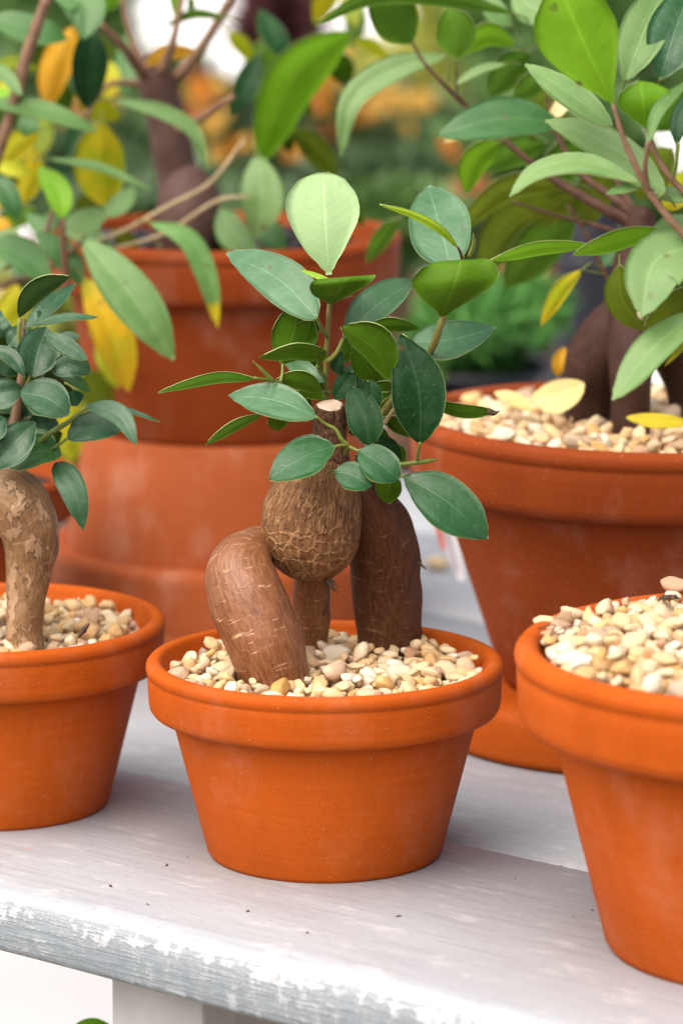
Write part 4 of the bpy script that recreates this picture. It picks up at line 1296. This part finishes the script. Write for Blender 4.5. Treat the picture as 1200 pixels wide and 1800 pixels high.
for mid, a, b, dy, kd, fc, tz in (
        ([(60, 410), (105, 440), (150, 505)], 24, 24, -0.06, 'mid', 'top', 0.6), ([(105, 400), (150, 410), (205, 450)], 18, 20, -0.05, 'pale', 'top', 0.8),
        ([(20, 470), (60, 500), (92, 560)], 26, 24, -0.04, 'mid', 'top', 0.5), ([(200, 405), (222, 425), (238, 470)], 18, 18, -0.03, 'olive', 'under', -0.3),
        ([(345, 385), (352, 420), (348, 470)], 22, 22, -0.03, 'olive', 'under', -0.3), ([(440, 380), (470, 405), (505, 448)], 22, 22, 0.0, 'mid', 'top', 0.6),
        ([(235, 330), (215, 355), (180, 380)], 18, 18, -0.02, 'pale', 'top', 0.8), ([(30, 400), (10, 430), (-10, 480)], 24, 24, -0.05, 'pale', 'top', 0.7),
        ([(560, 330), (600, 350), (640, 395)], 22, 24, 0.06, 'mid', 'under', -0.3), ([(470, 60), (490, 95), (500, 150)], 22, 22, 0.08, 'lime', 'under', -0.3)):
    leaf(bl, mid, a, b, BY + dy, kd, fc, tz=tz)
rx = random.Random(77)
for i in range(34):                                   # the rest of the crown, deeper in
    x, y = rx.uniform(-30, 240), rx.uniform(-20, 470)
    if i > 24:
        x, y = rx.uniform(420, 640), rx.uniform(-20, 330)
    a = rx.gauss(1.4, 0.6)
    L, w = rx.uniform(34, 58), rx.uniform(16, 27)
    kd = rx.choice(['mid', 'mid', 'pale', 'olive', 'chartreuse', 'dark', 'lime'])
    leaf(bl, [(x - L * math.cos(a), y - L * math.sin(a)), (x + rx.uniform(-6, 6), y), (x + L * math.cos(a), y + L * math.sin(a))], w, w, BY + rx.uniform(0.04, 0.16), kd, rx.choice(['top', 'under']))
mu = thing('bark_mulch', 'dark wet bark chips in the pot under the yellowing ficus', 'mulch', (S_LOC[0], S_LOC[1], 0.193))
mu['kind'] = 'stuff'
mv, mf = [], []
rm_ = random.Random(3)
for i in range(420):
    a, rad = rm_.uniform(0, 6.28), math.sqrt(rm_.random()) * 0.079
    c = Vector((S_LOC[0] + rad * math.cos(a), S_LOC[1] + rad * math.sin(a), 0.1965 + rm_.uniform(0, 0.006)))
    me = PEB_LO[rm_.randrange(8)]
    b = len(mv)
    s = rm_.uniform(0.004, 0.008)
    mt = Matrix.Translation(c) @ Matrix.Rotation(rm_.uniform(0, 6), 4, 'Z') @ Matrix.Rotation(rm_.gauss(0, 0.4), 4, 'X') @ Matrix.Diagonal((s, s * 0.6, s * 0.4, 1))
    mv.extend(mt @ v.co for v in me.vertices)
    mf.extend(tuple(k + b for k in q.vertices) for q in me.polygons)
o = mesh_obj('bark_chips', mv, mf, M['mulch'], mu)
o['kind'] = 'stuff'
v, f = lathe([(0, 0.0), (0.084, 0.0), (0.080, -0.01), (0, -0.01)], 48, False, (S_LOC[0], S_LOC[1], 0.194))
mesh_obj('soil', v, f, M['soil'], mu)

# ------------------------------------------------------------------ back right ficus (pot on saucer)
RY = 0.20
br = thing('ficus_plant', 'large ficus with dark split trunk rising behind the fallen yellow leaves', 'potted plant', (B_LOC[0], B_LOC[1], 0.146), GF)
blob('root', [(1100, 555, 0.01, 50), (1068, 598, 0.01, 58), (1042, 645, 0.01, 54), (1034, 690, 0.012, 46), (1032, 730, 0.012, 42)], RY, BARK_BACK, br, 0.0012, 5, 0.0008, 80, 0, 12)
blob('root', [(1118, 560, 0.0, 52), (1112, 610, -0.012, 46), (1108, 660, -0.018, 38), (1108, 710, -0.018, 35), (1106, 765, -0.018, 35)], RY, BARK_BACK, br, 0.0012, 5, 0.0008, 80, 0, 13)
blob('root', [(1150, 555, 0.02, 60), (1190, 605, 0.03, 58), (1216, 670, 0.03, 50), (1222, 740, 0.03, 46)], RY, BARK_BACK, br, 0.0012, 5, 0.0008, 80, 0, 14)
blob('trunk', [(1125, 385, 0.02, 26), (1122, 430, 0.02, 38), (1118, 500, 0.015, 50), (1120, 570, 0.012, 62)], RY, BARK_BACK, br, 0.0012, 5, 0.0008, 80, 0, 15)
for pts, mt in (([(723, 75, 0.06, 3), (750, 117, 0.05, 4), (810, 178, 0.05, 5.5), (890, 250, 0.04, 7), (968, 312, 0.03, 9), (1058, 365, 0.02, 12), (1122, 398, 0.02, 16)], 'stem_dark'),
                ([(960, 170, 0.06, 4), (982, 244, 0.05, 6), (1019, 303, 0.04, 8), (1100, 366, 0.02, 11), (1125, 400, 0.02, 14)], 'stem_dark'),
                ([(1015, 180, 0.07, 5), (1050, 260, 0.06, 6), (1090, 330, 0.04, 8), (1122, 392, 0.02, 10)], 'stem_dark'),
                ([(900, 355, 0.02, 3), (980, 380, 0.02, 4), (1060, 400, 0.02, 6), (1120, 420, 0.02, 8)], 'stem_dark'),
                ([(995, 360, 0.0, 3), (1035, 420, 0.0, 4), (1062, 480, 0.0, 5), (1085, 520, 0.0, 5)], 'stem_dark'),
                ([(802, 104, 0.02, 2.5), (800, 130, 0.03, 3), (802, 165, 0.05, 3.5)], 'stem_green'),
                ([(1062, 482, 0.0, 2.5), (1040, 478, -0.01, 2.5), (1020, 474, -0.02, 2)], 'stem_green'),
                ([(787, 145, 0.05, 2.5), (788, 120, 0.05, 2.5), (790, 100, 0.05, 2)], 'stem_green')):
    stem(br, [(p[0], p[1], p[2], p[3] * 0.78) for p in pts], RY, mt, 'branch')
RB = [
    ([(985, 216), (880, 208), (768, 238)], 34, 38, 0.0, 'mid', 'top', 1.0), ([(905, 24), (760, -6), (640, 0), (555, 46)], 16, 16, 0.04, 'mid', 'under', -0.3),
    ([(723, 76), (692, 32), (660, -30)], 40, 44, 0.05, 'mid', 'under', -0.4), ([(802, 104), (801, 60), (785, 13)], 36, 36, 0.02, 'mid', 'under', -0.3),
    ([(785, 98), (690, 122), (622, 170), (598, 275)], 22, 26, 0.10, 'pale', 'top', 0.7), ([(905, 78), (855, 62), (808, 96)], 20, 22, 0.06, 'lime', 'under', -0.3),
    ([(888, 112), (840, 125), (798, 150)], 6, 10, 0.05, 'pale', 'top', 1.0), ([(878, 250), (836, 282), (818, 339)], 24, 26, 0.02, 'lime', 'under', -0.3),
    ([(1010, 325), (890, 335), (800, 415)], 20, 26, 0.05, 'olive', 'under', -0.4), ([(1010, 345), (910, 390), (840, 480)], 44, 48, 0.08, 'olive', 'under', -0.5),
    ([(1010, 380), (950, 430), (885, 505)], 42, 40, 0.09, 'mid', 'under', -0.3), ([(930, 300), (950, 350), (940, 440)], 55, 50, 0.10, 'olive', 'under', -0.4),
    ([(1022, 474), (985, 512), (950, 573)], 14, 17, -0.02, 'chartreuse', 'under', -0.1), ([(960, 250), (910, 265), (850, 300)], 26, 28, 0.08, 'mid', 'under', -0.3),
    ([(930, 90), (890, 130), (860, 170)], 28, 30, 0.08, 'mid', 'under', -0.3), ([(1040, 250), (990, 285), (960, 340)], 34, 34, 0.07, 'mid', 'under', -0.4),
    ([(1080, 300), (1050, 330), (1020, 400)], 36, 36, 0.08, 'olive', 'under', -0.4), ([(1180, 260), (1150, 300), (1120, 350)], 40, 40, 0.08, 'olive', 'under', -0.4),
    ([(900, 170), (935, 150), (960, 120)], 22, 22, 0.06, 'mid', 'under', -0.3), ([(1010, 240), (960, 190), (950, 140)], 26, 26, 0.09, 'olive', 'under', -0.3),
    ([(1200, 300), (1190, 340), (1160, 370)], 22, 22, 0.04, 'chartreuse', 'under', -0.2), ([(700, 385), (672, 420), (645, 462)], 14, 18, 0.12, 'mid', 'under', -0.3),
    ([(900, 45), (870, 20), (850, -20)], 20, 20, 0.06, 'pale', 'top', 0.7), ([(980, 30), (930, 10), (900, -20)], 30, 30, 0.05, 'pale', 'top', 0.7), ([(1060, 30), (1030, 10), (1010, -20)], 50, 50, 0.08, 'mid', 'under', -0.3),
    ([(1200, 150), (1180, 200), (1150, 230)], 30, 30, 0.08, 'mid', 'under', -0.3), ([(1110, 420), (1075, 440), (1050, 470)], 20, 20, 0.05, 'mid', 'top', 0.6), ([(830, 215), (800, 235), (780, 250)], 10, 10, 0.10, 'cream', 'top', 0.6),
    ([(1010, 150), (985, 185), (960, 215)], 14, 12, 0.03, 'cream', 'top', 0.6),
    ([(1115, 545), (1160, 560), (1215, 540)], 20, 20, 0.02, 'olive', 'under', -0.3),
]
for mid, a, b, dy, kd, fc, tz in RB:
    leaf(br, mid, a, b, RY + dy, kd, fc, tz=tz, wave=0.05)
PETIOLES(br, RB, RY)
# fallen leaves lying on that gravel
FL = 'fallen yellow leaves on the gravel'
for mid, a, b, Y, kd, lab, tz in (([(935, 700), (978, 694), (1026, 674)], 26, 32, 0.185, 'cream', 'broad pale yellow fallen leaf tilted on the gravel against the dark root', 0.7),
                                  ([(1100, 733), (1150, 738), (1215, 742)], 12, 14, 0.135, 'yellow', 'curled deep yellow fallen leaf lying in front of the dark roots', 0.9),
                                  ([(980, 662), (982, 635), (992, 610)], 13, 12, 0.235, 'gold', 'narrow orange-yellow fallen leaf standing behind the dark root', 0.0),
                                  ([(935, 722), (900, 700), (868, 690)], 12, 12, 0.20, 'cream', 'faded cream fallen leaf flat on the gravel at the far left', 1.4)):
    o = leaf(None, mid, a, b, Y, kd, 'top', tz=tz, name='fallen_leaf', wave=0.10, q=0.66)
    tag(o, lab, 'fallen leaf', FL)

# ------------------------------------------------------------------ right front ficus: trunk outside the frame, branches reach in
QY = -0.09
qr = thing('ficus_plant', 'ficus at the right edge whose sharp pale leaves reach in over the big pot', 'potted plant', (R_LOC[0] + 0.03, R_LOC[1], 0.118), GF)
blob('trunk', [(1500, 1130, -0.03, 70), (1495, 1040, -0.03, 90), (1480, 940, -0.03, 84), (1450, 820, -0.02, 56), (1420, 700, -0.02, 40), (1400, 560, -0.02, 30)], QY, BARK_ROOT, qr, 0.0018, 5, 0.001, 70, 0, 17)
for pts, mt in (([(1400, 570, -0.02, 22), (1320, 500, -0.01, 14), (1215, 425, 0.0, 8), (1186, 396, 0.0, 7), (1140, 338, 0.0, 6.5), (1112, 283, 0.0, 6), (1092, 235, 0.0, 5), (1077, 184, 0.0, 4)], 'stem_brown'),
                ([(1390, 540, -0.02, 18), (1290, 420, 0.0, 10), (1205, 340, 0.02, 6.5), (1175, 310, 0.02, 6), (1152, 272, 0.02, 5), (1136, 230, 0.02, 4)], 'stem_brown'),
                ([(1140, 338, 0.0, 5), (1133, 300, -0.005, 4.5), (1138, 250, -0.01, 3.5)], 'stem_brown'),
                ([(1395, 560, -0.02, 16), (1310, 480, 0.02, 9), (1230, 420, 0.03, 6), (1156, 404, 0.04, 4)], 'stem_brown'),
                ([(1192, 252, 0.02, 3), (1188, 280, 0.02, 3.5), (1180, 312, 0.02, 4)], 'stem_green'),
                ([(1168, 340, 0.0, 3), (1150, 350, 0.0, 3)], 'stem_green'),
                ([(1040, 431, 0.05, 2.5), (1100, 420, 0.045, 3), (1158, 405, 0.04, 3.5)], 'stem_green'),
                ([(1395, 600, -0.02, 14), (1300, 540, -0.01, 8), (1215, 500, 0.0, 5), (1205, 445, 0.0, 4)], 'stem_brown')):
    stem(qr, pts, QY, mt, 'branch')
RQ = [
    ([(1078, 186), (1030, 85), (978, -35)], 76, 66, 0.0, 'lime', 'under', -0.15, 0.62), ([(1076, 222), (1005, 168), (922, 112)], 24, 25, 0.02, 'pale', 'top', 1.3, 0.45),
    ([(1098, 142), (1128, 60), (1172, -30)], 44, 40, 0.03, 'pale', 'top', 0.7, 0.5), ([(1158, 140), (1182, 60), (1215, -30)], 46, 50, 0.035, 'ficus', 'top', 0.5, 0.5),
    ([(1136, 231), (1130, 190, -0.006), (1124, 142, -0.002)], 44, 52, 0.02, 'lime', 'under', -0.3, 0.66), ([(1138, 252), (1152, 195), (1210, 140)], 9, 14, -0.01, 'pale', 'top', 1.0, 0.5),
    ([(1188, 254), (1192, 210), (1215, 160)], 16, 20, 0.02, 'ficus', 'top', 0.4, 0.5), ([(1168, 340), (1100, 275), (1020, 230), (957, 211)], 34, 30, 0.012, 'pale', 'top', 1.0, 0.42),
    ([(1124, 320), (1020, 282), (935, 302), (894, 345)], 22, 16, -0.005, 'pale', 'top', 1.4, 0.5), ([(1122, 330), (1090, 334), (1064, 340)], 6, 9, 0.0, 'pale', 'top', 1.2, 0.5),
    ([(1240, 345), (1190, 340), (1140, 338)], 16, 14, 0.02, 'pale', 'top', 1.2, 0.5),
    ([(1042, 430), (945, 436), (861, 458)], 14, 11, 0.05, 'lime', 'under', -0.2, 0.5), ([(1158, 403), (1085, 424), (1006, 448)], 17, 19, 0.03, 'lime', 'under', -0.3, 0.46),
    ([(1225, 430), (1150, 458), (1126, 556)], 62, 46, 0.0, 'pale', 'top', 0.9, 0.45), ([(1235, 395), (1180, 405), (1136, 432)], 24, 28, 0.03, 'pale', 'top', 1.1, 0.5),
    ([(1088, 466), (1090, 520), (1132, 581)], 36, 30, 0.02, 'olive', 'under', -0.2, 0.5), ([(1225, 500), (1180, 545), (1132, 575)], 24, 26, 0.012, 'olive', 'under', -0.3, 0.5),
    ([(1230, 545), (1145, 614), (1075, 703)], 30, 32, -0.005, 'pale', 'top', 0.9, 0.48), ([(1225, 585), (1195, 615), (1167, 644)], 4, 6, 0.0, 'chartreuse', 'top', 0.5, 0.5),
    ([(1300, 480), (1260, 430), (1240, 380)], 40, 40, 0.0, 'pale', 'top', 0.9, 0.5), ([(1320, 520), (1290, 580), (1250, 640)], 40, 40, 0.0, 'ficus', 'top', 0.9, 0.5), ([(1340, 480), (1330, 400), (1300, 330)], 44, 44, 0.0, 'ficus', 'top', 0.7, 0.5),
]
for mid, a, b, dy, kd, fc, tz, pk in RQ:
    leaf(qr, mid, a, b, QY + dy, kd, fc, tz=tz, peak=pk, wave=0.04, fold=0.14)
PETIOLES(qr, RQ, QY)
stem(qr, [(1124, 548, -0.004, 5), (1126, 556, -0.006, 5), (1128, 562, -0.006, 2)], QY, 'cut', 'withered_tip', 5, 6)
# dark wiry root hair on the right gravel
hr = thing('root_hair', 'black wiry root hair looping over the big right pot\'s gravel', 'rootlet', P(990, 1120, -0.18))
stem(hr, [(945, 1105, 0, 1.6), (962, 1100, -0.004, 1.4), (975, 1098, -0.006, 1.3), (966, 1118, -0.006, 1.2), (985, 1105, -0.004, 1.2), (1018, 1102, 0.0, 1.2), (1020, 1120, 0.0, 1.2)], -0.120, 'dead', 'strand', 26, 5, False)
hr2 = thing('bark_scrap', 'dark bristly scrap of bark at the back of the right pot\'s gravel', 'bark', P(1170, 1052, -0.09))
for i in range(9):
    x0 = 1156 + i * 3.2
    stem(hr2, [(x0, 1056 - (i % 3) * 2, 0, 2.5), (x0 + 6, 1050 - (i % 2) * 4, 0.002, 2), (x0 + 14, 1053, 0.004, 0.8)], -0.085, 'dead', 'sliver', 5, 5)

# plant tag hanging behind the pot on the saucer
M['tag_white'] = mat_simple('white tag', (0.74, 0.75, 0.78), (0.82, 0.82, 0.84), 60, 0.4, 0.02)
M['tag_red'] = mat_simple('red tag print', (0.60, 0.08, 0.04), (0.66, 0.10, 0.05), 60, 0.4, 0.02)
M['tag_grey'] = mat_simple('grey tag print', (0.34, 0.33, 0.36), (0.42, 0.40, 0.44), 60, 0.4, 0.02)
tg = thing('plant_tag', 'slanting white plant tag with a red side leaning at the raised pot\'s left', 'plant tag', P(790, 1020, 0.36))


def quad(parent, name, pts, Y, mat, th=0.0006):
    a = [P(x, y, Y) for x, y in pts]
    b = [p + Vector((0, th, 0)) for p in a]
    k = len(a)
    f = [tuple(range(k)), tuple(reversed(range(k, 2 * k)))] + [(i, (i + 1) % k, (i + 1) % k + k, i + k) for i in range(k)]
    return mesh_obj(name, a + b, f, mat, parent, False)


quad(tg, 'card', [(752, 880), (790, 880), (818, 1018), (806, 1024)], 0.37, M['tag_white'])
quad(tg, 'stripe', [(753, 884), (766, 884), (783, 968), (776, 966)], 0.3695, M['tag_red'])
quad(tg, 'print', [(778, 930), (786, 928), (806, 1005), (800, 1004)], 0.3695, M['tag_grey'])

# leaf tip showing at the bottom edge: a plant standing on the floor under the bench
lp = thing('leafy_shoot', 'green leaf tip poking up from below the bench at the bottom edge', 'plant', P(150, 2600, 0.06))
leaf(lp, [(120, 1836), (150, 1812), (192, 1800)], 20, 14, 0.05, 'lime', 'top', tz=0.6)
leaf(lp, [(100, 1900), (60, 1860), (20, 1850)], 24, 24, 0.05, 'mid', 'top', tz=0.6)
sp_ = P(120, 1836, 0.05)
v, f = tube_geo([Vector((sp_.x - 0.01, sp_.y + 0.02, GZ)), Vector((sp_.x, sp_.y + 0.005, GZ + 0.4)), Vector((sp_.x, sp_.y, sp_.z))], [0.006, 0.004, 0.0015], 8)
mesh_obj('stem', v, f, M['stem_green'], lp)

# ------------------------------------------------------------------ blurred garden behind
M['juniper'] = mat_simple('juniper needles', (0.05, 0.20, 0.035), (0.16, 0.40, 0.08), 25, 0.5, 0.0, trans=0.25)
M['fol_dark'] = mat_simple('dark foliage', (0.034, 0.075, 0.030), (0.115, 0.185, 0.065), 14, 0.5, 0.0, trans=0.15)
M['fol_mid'] = mat_simple('mid foliage', (0.05, 0.12, 0.03), (0.12, 0.22, 0.05), 14, 0.5, 0.0, trans=0.2)
M['fol_ygreen'] = mat_simple('yellow foliage', (0.30, 0.36, 0.06), (0.46, 0.46, 0.10), 14, 0.5, 0.0, trans=0.2)
M['fl_orange'] = mat_simple('orange petals', (0.80, 0.30, 0.02), (0.86, 0.42, 0.04), 30, 0.6, 0.0, trans=0.2)
M['fl_yellow'] = mat_simple('yellow petals', (0.80, 0.52, 0.10), (0.84, 0.60, 0.18), 30, 0.6, 0.0, trans=0.2)
M['fl_rust'] = mat_simple('rust petals', (0.50, 0.17, 0.06), (0.60, 0.26, 0.12), 30, 0.6, 0.0, trans=0.2)
M['fl_maroon'] = mat_simple('maroon leaves', (0.05, 0.012, 0.015), (0.10, 0.03, 0.03), 30, 0.6, 0.0)
M['black'] = mat_simple('black plastic', (0.010, 0.010, 0.017), (0.016, 0.017, 0.026), 20, 0.45, 0.02)
M['pink'] = mat_simple('pink petals', (0.70, 0.40, 0.34), (0.80, 0.52, 0.46), 30, 0.6, 0.0)


def leafcloud(name, parent, c, rx, ry, rz, n, size, mat, seed, thin=0.5, up=0.0):
    r = random.Random(seed)
    v, f = [], []
    # a lumpy outline: several sub-clumps with their own centres
    subs = [(Vector((r.gauss(0, 0.42), r.gauss(0, 0.42), r.gauss(0, 0.42))), r.uniform(0.35, 0.7)) for _ in range(9)]
    for i in range(n):
        cc, cr_ = subs[r.randrange(len(subs))]
        d = Vector((r.gauss(0, 1), r.gauss(0, 1), r.gauss(0, 1))).normalized() * (r.random() ** 0.45) * cr_
        p = cc + d
        p = Vector((p.x * rx, p.y * ry, p.z * rz))
        ax = Vector((r.gauss(0, 1), r.gauss(0, 1), r.gauss(0, 1) + up)).normalized()
        b = ax.cross(Vector((r.gauss(0, 1), r.gauss(0, 1), r.gauss(0, 1)))).normalized()
        s = size * r.uniform(0.6, 1.3)
        k = len(v)
        q = Vector(c) + p
        nn = ax.cross(b) * s * 0.12
        v += [q - ax * s, q + b * s * thin + nn, q + ax * s, q - b * s * thin + nn]
        f.append((k, k + 1, k + 2, k + 3))
    o = mesh_obj(name, v, f, mat, parent)
    o['kind'] = 'stuff'
    return o


GB = 'blurred shrubs and flowers behind the bench'


def shrub(name, label, cat, px, py, Y, rx, rz, n, size, mat, seed, base, flowers=None, thin=0.5, up=0.0, stemm='stem_brown', potm=None):
    c = P(px, py, Y)
    pm = pxm(Y)
    if base == RB_Z and c.dot(Nb) < 0.93:
        base = 0.0005
    t = thing(name, label, cat, (c.x, c.y, base), GB)
    leafcloud('foliage', t, c, rx * pm, rx * pm, rz * pm, n, size, M[mat], seed, thin, up)
    r = random.Random(seed)
    foot = base
    if potm:
        ph = min(0.22, max(0.05, c.z - rz * pm * 0.6 - base))
        R = max(0.05, rx * pm * 0.55)
        v, f = lathe([(0, 0), (R * 0.72, 0), (R * 0.98, ph * 0.94), (R * 1.04, ph * 0.94), (R * 1.04, ph), (R * 0.94, ph), (R * 0.9, ph * 0.9), (0, ph * 0.9)], 40, False, (c.x, c.y, base))
        mesh_obj('pot', v, f, M[potm], t, True)
        foot = base + ph * 0.85
    for k in range(3):
        a = r.uniform(0, 6.28)
        v, f = tube_geo([Vector((c.x + 0.01 * k, c.y, foot)), c + Vector((math.cos(a) * rx * pm * 0.2, math.sin(a) * rx * pm * 0.2, -rz * pm * 0.3)), c + Vector((math.cos(a) * rx * pm * 0.5, math.sin(a) * rx * pm * 0.5, rz * pm * 0.4))],
                        [0.012, 0.009, 0.003], 6)
        mesh_obj('stem', v, f, M[stemm], t)
    if flowers:
        small = []
        for (fx, fy, fr, fm) in flowers:
            for _ in range(4):
                small.append((fx + r.gauss(0, fr * 0.55), fy + r.gauss(0, fr * 0.45), fr * r.uniform(0.32, 0.55), fm if r.random() < 0.75 else r.choice(['fl_rust', 'fl_yellow', 'fl_orange'])))
        for (fx, fy, fr, fm) in small:
            fc = P(fx, fy, Y - 0.12)
            fr_ = fr * pm
            # a ruffled flower head: rings of petals
            v, f = [], []
            for ring in range(4):
                for k in range(9):
                    a = k / 9 * 6.283 + ring * 0.35
                    e = 0.25 + ring * 0.42
                    d = Vector((math.cos(a) * math.sin(e), -math.cos(e) * 0.9, math.sin(a) * math.sin(e)))
                    sd_ = Vector((-math.sin(a), 0, math.cos(a)))
                    L = fr_ * (0.65 + 0.12 * ring)
                    i = len(v)
                    w = fr_ * 0.28
                    v += [fc + d * L * 0.2, fc + d * L * 0.7 + sd_ * w, fc + d * L, fc + d * L * 0.7 - sd_ * w]
                    f.append((i, i + 1, i + 2, i + 3))
            mesh_obj('flower_head', v, f, M[fm], t)
    return t


RB_Z = -0.0595
shrub('juniper_shrub', 'bright green feathery shrub between the cupped leaf and the raised pot', 'shrub', 830, 585, 0.95, 130, 95, 5200, 0.010, 'juniper', 31, RB_Z, thin=0.16, up=0.6, potm='black')
shrub('juniper_shrub', 'bright green feathery tuft below the black planter beside the dark trunk', 'shrub', 985, 575, 1.32, 75, 60, 2200, 0.010, 'juniper', 32, RB_Z, thin=0.16, up=0.6, potm='black')
shrub('dark_shrub', 'dark teal shrub blurred behind the palest upright leaf', 'shrub', 640, 275, 2.4, 150, 110, 1600, 0.045, 'fol_dark', 33, GZ,
      [(575, 205, 44, 'fl_orange'), (560, 150, 40, 'fl_rust'), (700, 160, 50, 'fl_yellow'), (735, 195, 44, 'fl_yellow'), (640, 235, 34, 'fl_rust'), (600, 120, 36, 'fl_yellow')])
shrub('marigold_bush', 'dark bush with orange blooms behind the left trunk', 'flowering bush', 400, 270, 2.3, 130, 120, 1500, 0.045, 'fol_dark', 34, GZ,
      [(345, 175, 42, 'fl_orange'), (375, 195, 36, 'fl_yellow'), (412, 262, 30, 'fl_orange'), (505, 262, 24, 'fl_orange'), (355, 150, 30, 'fl_yellow'), (245, 265, 22, 'fl_rust'), (468, 100, 26, 'pink')])
shrub('marigold_bush', 'dark bush with peach-orange blooms behind the dark hanging leaf', 'flowering bush', 170, 290, 2.5, 150, 120, 1500, 0.045, 'fol_dark', 35, GZ,
      [(150, 190, 50, 'fl_yellow'), (205, 170, 44, 'fl_orange'), (120, 215, 34, 'fl_rust'), (215, 205, 38, 'fl_yellow'), (255, 160, 30, 'fl_orange')])
shrub('dark_shrub', 'dark green undergrowth low behind the upper left pot', 'shrub', 330, 360, 1.6, 260, 60, 1500, 0.03, 'fol_dark', 36, RB_Z)
shrub('dark_shrub', 'murky green and brown shrub under the teal one', 'shrub', 690, 360, 1.9, 120, 60, 1100, 0.035, 'fol_dark', 37, GZ, [(660, 385, 30, 'fl_rust'), (800, 330, 40, 'fl_rust'), (790, 270, 30, 'fl_rust')])
shrub('yellow_shrub', 'pale yellow-green foliage at the left edge behind the blue-green crown', 'shrub', 40, 560, 1.0, 95, 85, 900, 0.02, 'fol_ygreen', 38, RB_Z, potm='black')
shrub('yellow_shrub', 'yellow-green plant low behind the hanging yellow leaf', 'shrub', 110, 735, 0.72, 62, 70, 600, 0.014, 'fol_ygreen', 39, RB_Z)
shrub('heather_bush', 'olive and tan bush high behind the right branches', 'shrub', 760, 200, 3.2, 150, 90, 1300, 0.06, 'fol_ygreen', 40, GZ, [(650, 165, 40, 'fl_yellow'), (720, 130, 40, 'fl_yellow')])
shrub('green_shrub', 'mid green shrub far behind the right ficus crown', 'shrub', 1010, 320, 2.0, 200, 170, 1800, 0.045, 'fol_mid', 41, GZ)
shrub('green_shrub', 'leafy shrub far off at the top right behind the bright upright leaf', 'shrub', 1080, 60, 2.8, 230, 150, 1800, 0.06, 'fol_mid', 47, GZ)
shrub('yellow_shrub', 'pale olive shrub far off behind the long arching top leaf', 'shrub', 860, 70, 3.0, 110, 70, 800, 0.06, 'fol_ygreen', 48, GZ)
shrub('green_shrub', 'green foliage far off at the top left corner', 'shrub', 70, 40, 3.6, 140, 80, 1100, 0.07, 'fol_mid', 42, GZ)
shrub('maroon_plant', 'dark maroon plant blurred at the top beside the hanging green leaf', 'plant', 487, 35, 3.4, 42, 55, 500, 0.05, 'fl_maroon', 43, GZ)
shrub('heather_bush', 'brown-green bush between the red pot rim and the bright feathery shrub', 'shrub', 700, 660, 0.9, 70, 40, 500, 0.012, 'fol_mid', 44, RB_Z)
shrub('rust_plant', 'rust-brown plant blurred between the two feathery shrubs', 'plant', 935, 520, 1.4, 30, 80, 500, 0.02, 'fl_rust', 45, RB_Z)
shrub('heather_bush', 'dull olive bush behind the yellow-green leaf beside the left trunk', 'shrub', 560, 420, 1.5, 160, 50, 900, 0.03, 'fol_mid', 46, RB_Z)
# black nursery planter behind the right trunk
bp = P(1036, 480, 1.22)
pk = thing('black_planter', 'slim black plastic planter standing upright behind the dark split trunk', 'planter', (bp.x, bp.y, -0.0595), None)
v, f = lathe([(0, 0), (0.028, 0.0), (0.029, 0.004), (0.0245, 0.165), (0.0235, 0.185), (0.019, 0.200), (0.010, 0.207), (0.0, 0.208)], 48, False, (bp.x, bp.y, -0.0595))
mesh_obj('body', v, f, M['black'], pk)
v, f = lathe([(0.0248, 0.150), (0.0262, 0.152), (0.0259, 0.162), (0.0242, 0.163)], 48, True, (bp.x, bp.y, -0.0595))
mesh_obj('band', v, f, M['black'], pk)
